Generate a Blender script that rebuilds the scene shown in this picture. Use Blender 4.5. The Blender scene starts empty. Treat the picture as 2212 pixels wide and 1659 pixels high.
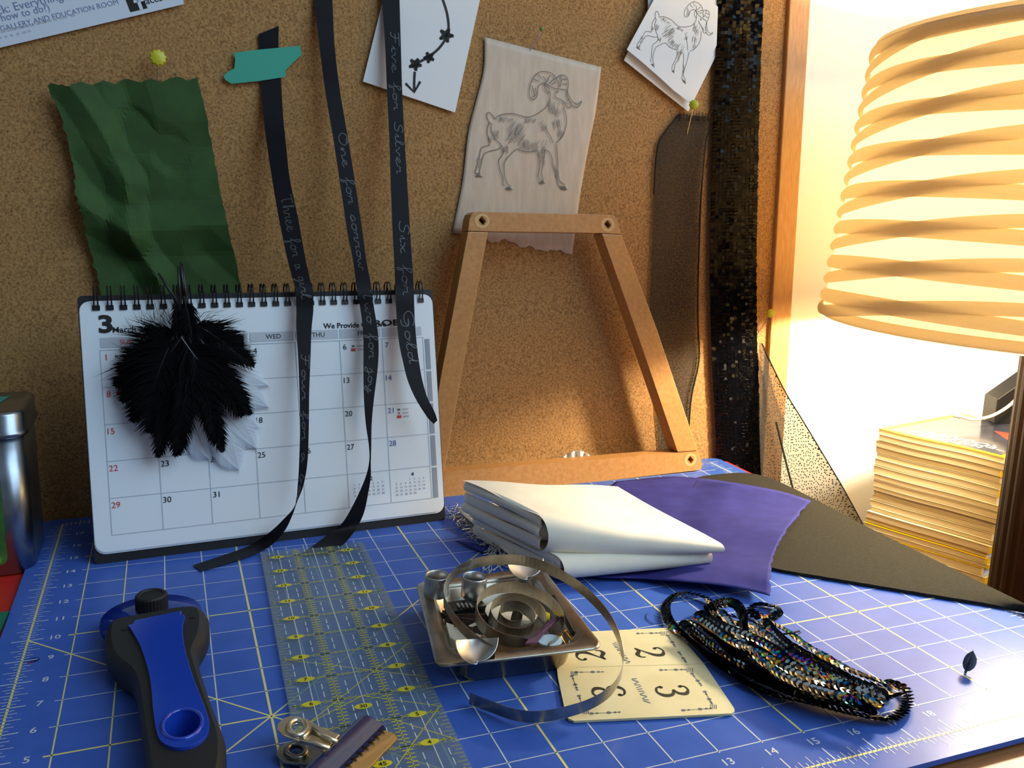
import bpy, math, random
from mathutils import Vector
from mathutils.geometry import tessellate_polygon
random.seed(7)
S = 0.0254                     # the place is measured in inches (the cutting mat has an inch grid); Blender units are metres
sc = bpy.context.scene
col = sc.collection

# ------------------------------------------------------------------ camera, world, lights, exposure
CX = Vector((0.9330337, -0.3589844, 0.0240478))
CY = Vector((-0.0506994, -0.1973553, -0.9790202))
CZ = Vector((0.3561989, 0.9122396, -0.2023394))
CC = Vector((3.4607, -11.9246, 10.3920))
FPX = 1922.37
cam = bpy.data.objects.new('camera', bpy.data.cameras.new('camera'))
col.objects.link(cam)
from mathutils import Matrix
cam.matrix_world = Matrix(((CX.x, -CY.x, -CZ.x, CC.x * S), (CX.y, -CY.y, -CZ.y, CC.y * S), (CX.z, -CY.z, -CZ.z, CC.z * S), (0, 0, 0, 1)))
cam.data.sensor_width = 36
cam.data.lens = FPX / 2212 * 36
cam.data.clip_start = 0.01
sc.camera = cam

world = bpy.data.worlds.new('room_light')
sc.world = world
world.use_nodes = True
world.node_tree.nodes['Background'].inputs[0].default_value = (0.62, 0.70, 0.85, 1)
world.node_tree.nodes['Background'].inputs[1].default_value = 0.15

def area_light(name, loc, target, sx, sy, power, colour):
    l = bpy.data.lights.new(name, 'AREA'); l.shape = 'RECTANGLE'; l.size = sx * S; l.size_y = sy * S; l.energy = power; l.color = colour
    o = bpy.data.objects.new(name, l); col.objects.link(o)
    o.location = Vector(loc) * S
    o.rotation_euler = (Vector(target) - Vector(loc)).to_track_quat('-Z', 'Y').to_euler()
    return o
area_light('window_daylight', (64, -44, 66), (10, 12, 3), 84, 78, 51.0, (0.58, 0.81, 1.0))

sc.view_settings.view_transform = 'Standard'
sc.view_settings.look = 'None'
sc.view_settings.gamma = 1.0
sc.view_settings.use_curve_mapping = False
sc.view_settings.exposure = 0.0
LAMP_W = 19.5
LAMP_AXIS = (32.63, 9.16)

# ------------------------------------------------------------------ helpers
def V(*a): return Vector(a)
def lerp(a, b, t): return a + (b - a) * t
def ray(px, py): return CX * ((px - 1106) / FPX) + CY * ((py - 829.5) / FPX) + CZ

class Plane:
    """A real plane in the room: origin o, axes u (right) and v (up), n towards the room."""
    def __init__(s, o, u, v):
        s.o, s.u = Vector(o), Vector(u).normalized()
        v = Vector(v); s.v = (v - s.u * v.dot(s.u)).normalized()
        s.n = s.u.cross(s.v)
        if s.n.dot(CC - s.o) < 0: s.n = -s.n
    def at(s, px, py, h=0.0):
        d = ray(px, py); t = ((s.o + s.n * h - CC).dot(s.n)) / d.dot(s.n)
        return CC + d * t
    def ab(s, px, py, h=0.0):
        p = s.at(px, py, h) - s.o; return p.dot(s.u), p.dot(s.v)
    def pt(s, a, b, h=0.0): return s.o + s.u * a + s.v * b + s.n * h
MAT = Plane((0, 0, 0), (1, 0, 0), (0, 1, 0))
BOARD = Plane((0, 18.8, 0), (1, 0, 0), (0, .04, 1))
CAL = Plane((1.16, 14.22, 0), (10.46, .49, 0), (-.2 * .49 / 10.47, .2 * 10.46 / 10.47, 1))
FRM = Plane((0, 17.0, 0), (1, 0, 0), (0, .08, 1))
def atY(px, py, Y): return Plane((0, Y, 0), (1, 0, 0), (0, 0, 1)).at(px, py)
def atz(px, py, z): return MAT.at(px, py, z)

def lin(h):
    h = h.lstrip('#'); r = []
    for i in (0, 2, 4):
        x = int(h[i:i + 2], 16) / 255
        r.append(x / 12.92 if x <= .04045 else ((x + .055) / 1.055) ** 2.4)
    return (*r, 1.0)

MATS = {}
def M(name, c='#808080', c2=None, rough=.6, metal=0., spec=.5, scale=150., detail=3., stretch=None, lo=.35, hi=.65, bump=0., bscale=600., coat=0., sheen=0., trans=0., film=0., rvar=0., bdist=.0008):
    m = bpy.data.materials.new(name); m.use_nodes = True; MATS[name] = m
    nt = m.node_tree; b = nt.nodes['Principled BSDF']
    def put(k, v):
        if k in b.inputs: b.inputs[k].default_value = v
    put('Base Color', lin(c)); put('Roughness', rough); put('Metallic', metal); put('Specular IOR Level', spec)
    put('Coat Weight', coat); put('Sheen Weight', sheen); put('Coat Roughness', .12)
    tc = nt.nodes.new('ShaderNodeTexCoord'); mp = nt.nodes.new('ShaderNodeMapping')
    nt.links.new(tc.outputs['Object'], mp.inputs[0])
    if stretch: mp.inputs['Scale'].default_value = stretch
    if c2:
        n = nt.nodes.new('ShaderNodeTexNoise'); n.inputs['Scale'].default_value = scale; n.inputs['Detail'].default_value = detail
        r = nt.nodes.new('ShaderNodeValToRGB'); r.color_ramp.elements[0].position = lo; r.color_ramp.elements[1].position = hi
        r.color_ramp.elements[0].color = lin(c); r.color_ramp.elements[1].color = lin(c2)
        nt.links.new(mp.outputs[0], n.inputs['Vector']); nt.links.new(n.outputs['Fac'], r.inputs[0]); nt.links.new(r.outputs[0], b.inputs['Base Color'])
    if bump:
        n = nt.nodes.new('ShaderNodeTexNoise'); n.inputs['Scale'].default_value = bscale; n.inputs['Detail'].default_value = 4
        k = nt.nodes.new('ShaderNodeBump'); k.inputs['Strength'].default_value = bump; k.inputs['Distance'].default_value = bdist
        nt.links.new(mp.outputs[0], n.inputs['Vector']); nt.links.new(n.outputs['Fac'], k.inputs['Height']); nt.links.new(k.outputs[0], b.inputs['Normal'])
    if film:
        put('Thin Film Thickness', film); put('Thin Film IOR', 1.33)
        oi = nt.nodes.new('ShaderNodeObjectInfo'); g = nt.nodes.new('ShaderNodeNewGeometry'); ad = nt.nodes.new('ShaderNodeMath'); ad.operation = 'ADD'
        ma = nt.nodes.new('ShaderNodeMapRange'); ma.inputs['From Max'].default_value = 1.6; ma.inputs['To Min'].default_value = film * .75; ma.inputs['To Max'].default_value = film * 1.35
        ns = nt.nodes.new('ShaderNodeTexNoise'); ns.inputs['Scale'].default_value = 45; nt.links.new(g.outputs['Position'], ns.inputs['Vector']); ma.inputs['From Min'].default_value = .43; ma.inputs['From Max'].default_value = .72; ma.inputs['To Min'].default_value = 0
        nt.links.new(ns.outputs['Fac'], ma.inputs[0])
        if 'Thin Film Thickness' in b.inputs: nt.links.new(ma.outputs[0], b.inputs['Thin Film Thickness'])
    if trans:   # cloth or paper that lets light through from behind
        t = nt.nodes.new('ShaderNodeBsdfTranslucent'); t.inputs[0].default_value = lin(c)
        mx = nt.nodes.new('ShaderNodeMixShader'); mx.inputs[0].default_value = trans
        out = nt.nodes['Material Output']
        nt.links.new(b.outputs[0], mx.inputs[1]); nt.links.new(t.outputs[0], mx.inputs[2]); nt.links.new(mx.outputs[0], out.inputs[0])
    return m

def clear(name, tint, diff, amount, rough=.05, dots=None):
    """See-through sheet: transparent mixed with a little of a surface colour; dots = (scale, radius, colour)."""
    m = bpy.data.materials.new(name); m.use_nodes = True; MATS[name] = m
    nt = m.node_tree; b = nt.nodes['Principled BSDF']; out = nt.nodes['Material Output']
    b.inputs['Base Color'].default_value = lin(diff); b.inputs['Roughness'].default_value = rough
    t = nt.nodes.new('ShaderNodeBsdfTransparent'); t.inputs[0].default_value = lin(tint)
    mx = nt.nodes.new('ShaderNodeMixShader'); mx.inputs[0].default_value = amount
    nt.links.new(t.outputs[0], mx.inputs[1]); nt.links.new(b.outputs[0], mx.inputs[2]); nt.links.new(mx.outputs[0], out.inputs[0])
    if dots:
        tc = nt.nodes.new('ShaderNodeTexCoord'); vo = nt.nodes.new('ShaderNodeTexVoronoi'); vo.inputs['Scale'].default_value = dots[0]; vo.inputs['Randomness'].default_value = .75; vo.voronoi_dimensions = '2D'
        mp = nt.nodes.new('ShaderNodeMapping'); mp.inputs['Rotation'].default_value = (math.pi / 2, 0, 0)
        lt = nt.nodes.new('ShaderNodeMath'); lt.operation = 'LESS_THAN'; lt.inputs[1].default_value = dots[1]
        nt.links.new(tc.outputs['Object'], mp.inputs[0]); nt.links.new(mp.outputs[0], vo.inputs['Vector']); nt.links.new(vo.outputs['Distance'], lt.inputs[0])
        d = nt.nodes.new('ShaderNodeBsdfPrincipled'); d.inputs['Base Color'].default_value = lin(dots[2]); d.inputs['Roughness'].default_value = .7
        m2 = nt.nodes.new('ShaderNodeMixShader')
        nt.links.new(lt.outputs[0], m2.inputs[0]); nt.links.new(mx.outputs[0], m2.inputs[1]); nt.links.new(d.outputs[0], m2.inputs[2]); nt.links.new(m2.outputs[0], out.inputs[0])
    return m

class MB:
    """Collects geometry in inches, world coordinates."""
    def __init__(s): s.v, s.f = [], []
    def add(s, vs, fs):
        k = len(s.v); s.v += [Vector(p) for p in vs]; s.f += [tuple(i + k for i in f) for f in fs]; return s
    def box(s, x0, y0, z0, x1, y1, z1):
        return s.add([(x, y, z) for z in (z0, z1) for y in (y0, y1) for x in (x0, x1)], [(0, 2, 3, 1), (4, 5, 7, 6), (0, 1, 5, 4), (2, 6, 7, 3), (0, 4, 6, 2), (1, 3, 7, 5)])
    def loft(s, loops, cap=True, close=True):
        n = len(loops[0]); vs = [p for l in loops for p in l]; fs = []
        for k in range(len(loops) - 1):
            for i in range(n if close else n - 1):
                j = (i + 1) % n; fs.append((k * n + i, k * n + j, (k + 1) * n + j, (k + 1) * n + i))
        if cap: fs += [tuple(range(n))[::-1], tuple(range((len(loops) - 1) * n, len(loops) * n))]
        return s.add(vs, fs)
    def poly(s, outer, holes=(), d=Vector((0, 0, 0))):
        """Solid from an outline (3D points) with holes, thickness vector d."""
        loops = [list(map(Vector, outer))] + [list(map(Vector, h)) for h in holes]
        flat = [p for l in loops for p in l]; n = len(flat)
        tr = tessellate_polygon(loops)
        if d.length == 0: return s.add(flat, [tuple(t) for t in tr])
        fs = [tuple(t) for t in tr] + [tuple(i + n for i in t[::-1]) for t in tr]; k = 0
        for l in loops:
            m = len(l)
            for i in range(m): j = (i + 1) % m; fs.append((k + i, k + j, n + k + j, n + k + i))
            k += m
        return s.add(flat + [p + d for p in flat], fs)
    def tube(s, pts, r, n=8, cap=True, up=None):
        pts = [Vector(p) for p in pts]; loops = []
        rr = r if isinstance(r, (list, tuple)) else [r] * len(pts); prev = None
        for i, p in enumerate(pts):
            t = (pts[min(i + 1, len(pts) - 1)] - pts[max(i - 1, 0)]).normalized()
            a = prev if prev is not None else (Vector((0, 0, 1)) if abs(t.z) < .9 else Vector((1, 0, 0)))
            x = (a - t * a.dot(t))
            if x.length < 1e-6: x = t.orthogonal()
            x.normalize(); y = t.cross(x); prev = x
            loops.append([p + (x * math.cos(q) + y * math.sin(q)) * rr[i] for q in [2 * math.pi * k / n for k in range(n)]])
        return s.loft(loops, cap)
    def lathe(s, c, prof, n=24, axis=Vector((0, 0, 1)), cap=False):
        c = Vector(c); a = axis.normalized(); x = a.orthogonal().normalized(); y = a.cross(x)
        return s.loft([[c + a * z + (x * math.cos(q) + y * math.sin(q)) * r for q in [2 * math.pi * k / n for k in range(n)]] for r, z in prof], cap)
    def stroke(s, pts, w, n):
        """A flat inked line of width w along 3D points, facing n."""
        pts = [Vector(p) for p in pts]; vs = []; fs = []
        for i, p in enumerate(pts):
            t = pts[min(i + 1, len(pts) - 1)] - pts[max(i - 1, 0)]
            if t.length < 1e-9: t = Vector((1, 0, 0))
            x = t.cross(n).normalized() * w / 2; vs += [p + x, p - x]
        return s.add(vs, [(2 * i, 2 * i + 1, 2 * i + 3, 2 * i + 2) for i in range(len(pts) - 1)])
    def grid(s, rows, thick=None):
        """rows of 3D points; thick = vector for a second skin and rim."""
        R, Cn = len(rows), len(rows[0]); vs = [Vector(p) for r in rows for p in r]
        fs = [(i * Cn + j, i * Cn + j + 1, (i + 1) * Cn + j + 1, (i + 1) * Cn + j) for i in range(R - 1) for j in range(Cn - 1)]
        if thick is not None:
            n = R * Cn; vs += [p + thick for p in vs]; fs += [tuple(k + n for k in f[::-1]) for f in fs]
            rim = [j for j in range(Cn)] + [i * Cn + Cn - 1 for i in range(1, R)] + [(R - 1) * Cn + j for j in range(Cn - 2, -1, -1)] + [i * Cn for i in range(R - 2, 0, -1)]
            for a, b in zip(rim, rim[1:] + rim[:1]): fs.append((b, a, a + n, b + n))
        return s.add(vs, fs)

OFF = {}      # world offset (inches) of an object, for its children
def link(o, parent):
    col.objects.link(o)
    if parent is not None: o.parent = parent
def obj(name, mb, mat, parent=None, smooth=False, origin=None, bevel=0):
    if parent is not None: off = OFF[parent]
    else:
        xs = [p.x for p in mb.v]; ys = [p.y for p in mb.v]; zs = [p.z for p in mb.v]
        off = Vector(((min(xs) + max(xs)) / 2, (min(ys) + max(ys)) / 2, min(zs))) if origin is None else Vector(origin)
    me = bpy.data.meshes.new(name)
    me.from_pydata([((p - off) * S)[:] for p in mb.v], [], mb.f)
    me.update()
    import bmesh
    bm = bmesh.new(); bm.from_mesh(me); bmesh.ops.recalc_face_normals(bm, faces=bm.faces); bm.to_mesh(me); bm.free()
    if smooth: me.shade_smooth() if hasattr(me, 'shade_smooth') else None
    o = bpy.data.objects.new(name, me)
    for m in (mat if isinstance(mat, (list, tuple)) else [mat]): me.materials.append(MATS[m])
    link(o, parent)
    if parent is None: o.location = off * S
    OFF[o] = off
    if bevel:
        b = o.modifiers.new('edge', 'BEVEL'); b.width = bevel * S; b.segments = 2; b.limit_method = 'ANGLE'; b.angle_limit = .6
    if smooth == 'auto' or (smooth and bevel):
        pass
    return o
def tag(o, label=None, cat=None, group=None, kind=None):
    if label: o['label'] = label
    if cat: o['category'] = cat
    if group: o['group'] = group
    if kind: o['kind'] = kind
    return o
def thing(name, loc, label, cat, group=None):
    o = bpy.data.objects.new(name, None); o.empty_display_size = .01; col.objects.link(o)
    o.location = Vector(loc) * S; OFF[o] = Vector(loc)
    return tag(o, label, cat, group)
def copy_mesh(name, src, parent, loc, rot=None):
    """Another object sharing src's mesh, at loc (inches, world) under parent."""
    o = bpy.data.objects.new(name, src if isinstance(src, bpy.types.Mesh) else src.data); link(o, parent)
    off = OFF[parent] if parent is not None else Vector((0, 0, 0))
    o.location = (Vector(loc) - off) * S
    if rot is not None: o.rotation_mode = 'QUATERNION'; o.rotation_quaternion = rot
    OFF[o] = Vector(loc)
    return o

def cr(pts, n):
    """Catmull-Rom through tuples/vectors, n samples per span."""
    P = [Vector(p) for p in pts]; P = [2 * P[0] - P[1]] + P + [2 * P[-1] - P[-2]]; out = []
    for i in range(1, len(P) - 2):
        for k in range(n):
            t = k / n; a, b, c, d = P[i - 1:i + 3]
            out.append(.5 * ((2 * b) + (c - a) * t + (2 * a - 5 * b + 4 * c - d) * t * t + (3 * b - a - 3 * c + d) * t ** 3))
    return out + [P[-2]]
def pick(pts, t):
    """Point at fraction t of a polyline (by index)."""
    x = t * (len(pts) - 1); i = min(int(x), len(pts) - 2); return Vector(pts[i]).lerp(Vector(pts[i + 1]), x - i)
def resample(pts, n):
    pts = [Vector(p) for p in pts]; L = [0]
    for a, b in zip(pts, pts[1:]): L.append(L[-1] + (b - a).length)
    out = []; k = 0
    for i in range(n):
        d = L[-1] * i / (n - 1)
        while k < len(L) - 2 and L[k + 1] < d: k += 1
        s = (d - L[k]) / max(1e-9, L[k + 1] - L[k]); out.append(pts[k].lerp(pts[k + 1], min(1, s)))
    return out
def ruled(plane, left, right, nu, nv, h=lambda s, t: .05, smooth=4):
    """Rows of points on a cloth or paper between two edges seen at the given pixels, lying h(s,t) off a real plane."""
    l = resample(cr([(*p, 0) for p in left], smooth), nv); r = resample(cr([(*p, 0) for p in right], smooth), nv)
    return [[plane.at(*(l[i].lerp(r[i], j / (nu - 1)))[:2], h(j / (nu - 1), i / (nv - 1))) for j in range(nu)] for i in range(nv)]

_tc = {}
def text_geo(s, bold=0.):
    if (s, bold) not in _tc:
        cu = bpy.data.curves.new('text', 'FONT'); cu.body = s; cu.size = 1; cu.align_x = 'CENTER'; cu.align_y = 'CENTER'; cu.resolution_u = 3; cu.offset = bold; cu.fill_mode = 'FRONT'
        o = bpy.data.objects.new('text', cu); me = bpy.data.meshes.new_from_object(o)
        vs = [v.co.copy() for v in me.vertices]; fs = [tuple(p.vertices) for p in me.polygons]
        bpy.data.objects.remove(o); bpy.data.curves.remove(cu); bpy.data.meshes.remove(me)
        if vs:
            cx = (min(v.x for v in vs) + max(v.x for v in vs)) / 2; cy = (min(v.y for v in vs) + max(v.y for v in vs)) / 2
            w = max(v.x for v in vs) - min(v.x for v in vs); hh = max(v.y for v in vs) - min(v.y for v in vs)
            vs = [v - Vector((cx, cy, 0)) for v in vs]
        _tc[(s, bold)] = (vs, fs, w, hh)
    return _tc[(s, bold)]
def write(mb, s, centre, right, up, height, bold=0., width=None):
    """Print text centred at a 3D point; height is that of its tallest glyph."""
    vs, fs, w, hh = text_geo(s, bold); k = height / hh; kx = (width / w) if width else k
    right = Vector(right).normalized(); up = Vector(up).normalized(); c = Vector(centre)
    mb.add([c + right * v.x * kx + up * v.y * k for v in vs], fs)
def ell(c, u, v, ru, rv, n=20, a0=0): return [Vector(c) + Vector(u) * ru * math.cos(a0 + 2 * math.pi * k / n) + Vector(v) * rv * math.sin(a0 + 2 * math.pi * k / n) for k in range(n)]
def rrect(x0, y0, x1, y1, r, n=5):
    out = []
    for cx, cy, a in ((x1 - r, y1 - r, 0), (x0 + r, y1 - r, 90), (x0 + r, y0 + r, 180), (x1 - r, y0 + r, 270)):
        for k in range(n + 1): q = math.radians(a + 90 * k / n); out.append((cx + r * math.cos(q), cy + r * math.sin(q)))
    return out
X, Y, Z = Vector((1, 0, 0)), Vector((0, 1, 0)), Vector((0, 0, 1))

# ------------------------------------------------------------------ materials
M('wall_paint', '#fbf8f1', rough=.7)
M('desk_wood', '#8f5a33', '#a06a40', rough=.5, scale=30, stretch=(1, 12, 12), detail=6)
M('side_wood', '#8a5f3c', '#6d4527', rough=.5, scale=30, stretch=(1, 12, 12))
M('cork', '#8d6437', '#b98b54', rough=.9, scale=520, detail=8, lo=.34, hi=.6, bump=.5, bscale=420, bdist=.0006)
def cork_specks():
    nt = MATS['cork'].node_tree; b = nt.nodes['Principled BSDF']; base = b.inputs['Base Color'].links[0].from_socket
    tc = nt.nodes.new('ShaderNodeTexCoord'); n = nt.nodes.new('ShaderNodeTexNoise'); n.inputs['Scale'].default_value = 900; n.inputs['Detail'].default_value = 2
    r = nt.nodes.new('ShaderNodeValToRGB'); r.color_ramp.elements[0].position = .30; r.color_ramp.elements[1].position = .40
    r.color_ramp.elements[0].color = lin('#4a2c14'); r.color_ramp.elements[1].color = (1, 1, 1, 1)
    mx = nt.nodes.new('ShaderNodeMix'); mx.data_type = 'RGBA'; mx.blend_type = 'MULTIPLY'; mx.inputs[0].default_value = .8
    nt.links.new(tc.outputs['Object'], n.inputs['Vector']); nt.links.new(n.outputs['Fac'], r.inputs[0]); nt.links.new(base, mx.inputs[6]); nt.links.new(r.outputs[0], mx.inputs[7]); nt.links.new(mx.outputs[2], b.inputs['Base Color'])
cork_specks()
M('board_frame_wood', '#cf9f66', '#c08a4e', rough=.4, scale=60, stretch=(14, 14, 1), detail=5)
M('beech', '#c58f54', '#b58048', rough=.42, scale=90, stretch=(3, 3, 3), detail=5)
M('beech_pale', '#d2ab76', rough=.5)
M('hole_shade', '#120c07', rough=.9)
M('mat_blue', '#4262b6', '#3d5dae', rough=.3, spec=.1, scale=60, bump=.06, bscale=2500)
M('mat_line', '#d9cf86', rough=.5)
M('mat_line_pale', '#c3c9cf', rough=.5)
M('red_board', '#c6281f', rough=.4)
M('green_mat', '#1d6b50', rough=.5)
M('paper', '#f4f5f5', rough=.6, trans=.12)
M('page', '#eaf0f5', rough=.5)
M('page_edge', '#c9cfd6', rough=.7)
M('leaflet_paper', '#dbe3ee', rough=.35)
M('ink', '#15140f', rough=.6)
M('ink_grey', '#6d7178', rough=.6)
M('ink_lilac', '#7d86ac', rough=.6)
M('ink_pale', '#bfc5cd', rough=.6)
M('ink_red', '#d8443c', rough=.6)
M('ink_blue', '#4a55a0', rough=.6)
M('band_grey', '#c3c9d1', rough=.6)
M('tab_grey', '#979ea8', rough=.6)
M('pencil', '#6e665d', rough=.7)
M('pencil_light', '#a0968a', rough=.7)
M('tracing', '#dcc8b2', '#d0bba4', rough=.55, scale=60, stretch=(3, 1, .6), trans=.1)
M('card_black', '#15161a', rough=.55)
M('wire_black', '#0c0c0e', rough=.35)
M('ribbon_black', '#121116', rough=.5, spec=.14, bump=.05, bscale=3000)
M('silver_ink', '#47464a', rough=.4)
clear('tape_teal', '#3f9c88', '#46b79d', .8, .5)
M('green_cloth', '#32521f', '#2a471a', rough=.8, scale=50, bump=.1, bscale=2500)
M('pin_yellow', '#c8c12a', rough=.4)
M('pin_green', '#5f9a40', rough=.3)
M('steel', '#c9c8c6', rough=.34, metal=1.)
M('steel_dark', '#b5aea2', '#9a9388', rough=.33, metal=1., scale=120)
M('pan_steel', '#b9ae9f', '#9d9283', rough=.3, metal=1., scale=60)
M('tin', '#a3a9b2', '#8a9099', rough=.3, metal=1., scale=50)
M('tin_label', '#2f5a2c', '#3f7a34', rough=.45, scale=120)
M('tin_label_teal', '#2f8f86', rough=.45)
M('brass', '#e0bd80', rough=.34, metal=1.)
M('nickel', '#e8dcc0', rough=.32, metal=1.)
M('navy', '#20234a', rough=.22, coat=.4)
M('cutter_blue', '#1c3fae', rough=.2, coat=.6)
M('cutter_black', '#191a1a', rough=.55)
M('rubber', '#0f0f0f', rough=.6)
M('cotton', '#f1ead8', rough=.85, bump=.06, bscale=3000, sheen=.15, c2='#ece4d1', scale=60)
M('thread_white', '#d6d3ca', rough=.8)
M('purple_cloth', '#37387f', '#313173', rough=.8, scale=60, sheen=.0, spec=.1, bump=.05, bscale=3500)
M('felt_grey', '#33312b', '#2d2b25', spec=.1, rough=.95, scale=500, bump=.3, bscale=1800)
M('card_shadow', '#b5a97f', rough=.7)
M('card_cream', '#d9cda2', '#cfc296', rough=.6, scale=40)
M('sequin_black', '#07070b', rough=.15, spec=.1)
M('sequin_iris', '#050506', rough=.14, spec=.5, film=480.)
MATS['sequin_iris'].node_tree.nodes['Principled BSDF'].inputs['IOR'].default_value = 1.6
M('net_black', '#0d0d10', rough=.8)
M('feather_black', '#060607', rough=.8, spec=.1)
M('feather_white', '#e6ecf4', rough=.8, trans=.3)
M('feather_grey', '#5a616c', rough=.8)
M('quill', '#191a18', rough=.4)
M('yellow_border', '#e9c916', rough=.35)
M('magazine_pages', '#dcd2b2', '#c0b591', rough=.8, scale=70, stretch=(.4, .4, 60), detail=4)
M('cover_dark', '#2a2c38', '#3a3a48', rough=.2, scale=30, coat=.4)
M('gap_shade', '#4a3f28', rough=.7)
M('cover_red', '#b3402f', rough=.3)
M('cover_white', '#e9e9ea', rough=.3)
M('lamp_wood', '#24160d', '#180e07', rough=.5, spec=.25, scale=80, stretch=(1, 1, .08), detail=4)
M('shade_cloth', '#efd9a6', '#e6cc94', rough=.9, scale=900, trans=.2, detail=2)
M('shade_fold', '#dccfb2', '#d5c6a6', rough=.9, scale=900, trans=.45, detail=2)
M('cable_white', '#d8cfb4', rough=.45)
M('plastic_black', '#141313', rough=.35)
M('plastic_pale', '#cfe3ea', rough=.4)
M('scrap_paper', '#d6cdb8', rough=.7)
M('purple_plastic', '#7b4a5c', rough=.4)
M('yellow_plastic', '#e8d800', rough=.35)
M('rust', '#4b3122', '#33221a', rough=.6, scale=200)
clear('sheer_net', '#e0ddd4', '#3c3933', .50, .9, dots=(300., .23, '#0c0b0a'))
clear('acrylic', '#dfeaf2', '#a9bac4', .2, .06)
M('acrylic_edge', '#6f8f9c', rough=.2)
M('ruler_yellow', '#c9bd22', rough=.5)
M('ruler_line', '#b7ad3c', rough=.5)
M('ruler_dash', '#c9ccc4', rough=.5)
clear('blade_guard', '#5f7fd0', '#2447b0', .45, .08)
M('bulb_glass', '#fff2d0', rough=.3)

# ------------------------------------------------------------------ the room: wall, desk, side table
tag(obj('wall_back', MB().box(-60, 21.0, -40, 90, 24, 60), 'wall_paint'), 'off-white painted wall behind the cork board and lamp', 'wall', kind='structure')
DZ = -.24                                   # desk top; the red board and the mat lie on it
desk = thing('desk', (5, 2, -30), 'orange-brown wooden desk under the blue cutting mat', 'desk')
obj('desk_top', MB().box(-30, -9, DZ - 1.1, 25.0, 18.65, DZ), 'desk_wood', desk, bevel=.1)
for lx, ly in ((-28, -7), (23, -7), (-28, 16.5), (23, 16.5)): obj('leg', MB().box(lx, ly, -30, lx + 1.6, ly + 1.6, DZ - 1.1), 'desk_wood', desk)
TZ = -5.2                                   # a lower side table carries the lamp and magazines
side = thing('side_table', (40, 10, -30), 'low brown side table carrying the lamp and the magazine stack', 'table')
obj('table_top', MB().box(25.7, -2, TZ - 1, 60, 20.6, TZ), 'side_wood', side, bevel=.1)
for lx, ly in ((26.2, -1.5), (58, -1.5), (26.2, 18.6), (58, 18.6)): obj('leg', MB().box(lx, ly, -30, lx + 1.4, ly + 1.4, TZ - 1), 'side_wood', side)
tag(obj('floor', MB().box(-60, -60, -31, 90, 24, -30), 'side_wood'), 'brown wooden floor under the desk', 'floor', kind='structure')

# ------------------------------------------------------------------ cork board, leaning on the wall behind the desk
bd = thing('cork_board', BOARD.pt(8, -4, 0), 'large brown cork pin board with a wooden frame', 'pin board')
def bslab(a0, b0, a1, b1, h0, h1): return MB().add([BOARD.pt(a, b, h) for h in (h0, h1) for b in (b0, b1) for a in (a0, a1)], [(0, 2, 3, 1), (4, 5, 7, 6), (0, 1, 5, 4), (2, 6, 7, 3), (0, 4, 6, 2), (1, 3, 7, 5)])
obj('cork_panel', bslab(-11, -3.4, 27.2, 26, -.4, 0), 'cork', bd)
obj('frame_rail', bslab(27.1, -4.3, 28.1, 27, -.55, .22), 'board_frame_wood', bd, bevel=.05)
obj('frame_rail', bslab(-12, -4.3, -11, 27, -.55, .22), 'board_frame_wood', bd, bevel=.05)
obj('frame_rail', bslab(-11, 26, 27.1, 27, -.55, .22), 'board_frame_wood', bd, bevel=.05)
obj('frame_rail', bslab(-11, -4.3, 27.1, -3.4, -.55, .22), 'board_frame_wood', bd, bevel=.05)

# ------------------------------------------------------------------ red board, green mat, blue cutting mat
tag(obj('red_board', MB().box(-5.5, -.35, DZ, 25.02, 18.3, -.12), 'red_board', bevel=.03), 'flat red board lying underneath the blue cutting mat', 'board')
gm = MB(); gq = [(-.1 - .55, 11.9), (-1.0, 4.0), (-5.2, 4.2), (-5.2, 12.1)]
gm.poly([V(x, y, -.12) for x, y in gq], (), V(0, 0, .09))
go = tag(obj('green_cutting_mat', gm, 'green_mat'), 'corner of a green cutting mat beside the blue one', 'cutting mat')
gp = MB()
for k in range(1, 7): gp.stroke([V(-1.15 - .02 * k, 11.9 - k, -.026), V(-5.1, 12.1 - k, -.026)], .03, Z)
obj('printed_grid', gp, 'mat_line_pale', go)

cm = thing('cutting_mat', (12, 9, -.12), 'large blue cutting mat printed with a yellow inch grid', 'cutting mat')
hole = ell(atz(64, 1427, 0), X, Y, .2, .14, 16)
obj('mat_sheet', MB().poly([V(x, y, 0) for x, y in rrect(-.62, -.62, 24.66, 18.5, .35)], [hole], V(0, 0, -.118)), 'mat_blue', cm)
g = MB(); gl = MB(); ZP = .004
for x in range(0, 25): (g if x % 5 in (0,) or x < 3 else gl).stroke([V(x, 0 if x % 24 == 0 else .95 if x else 0, ZP), V(x, 18, ZP)], .05 if x % 5 == 0 or x == 24 else .03, Z)
for y in range(0, 19): (g if y % 5 == 0 or y == 18 else gl).stroke([V(0 if y % 18 == 0 else .85, y, ZP), V(24, y, ZP)], .05 if y % 5 == 0 else .026, Z)
for x in range(1, 24): gl.stroke([V(x, 0, ZP), V(x, .42, ZP)], .03, Z)
for y in range(1, 18): gl.stroke([V(-.35, y, ZP), V(.32, y, ZP)], .03, Z)
for p, q in (((0, 10), (10, 0)), ((0, 0), (18, 18)), ((14, 0), (24, 10)), ((4, 18), (22, 0)), ((6, 0), (24, 18))):
    if p in ((0, 10), (0, 0)): g.stroke([V(*p, ZP + .001), V(*q, ZP + .001)], .04, Z)
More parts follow.
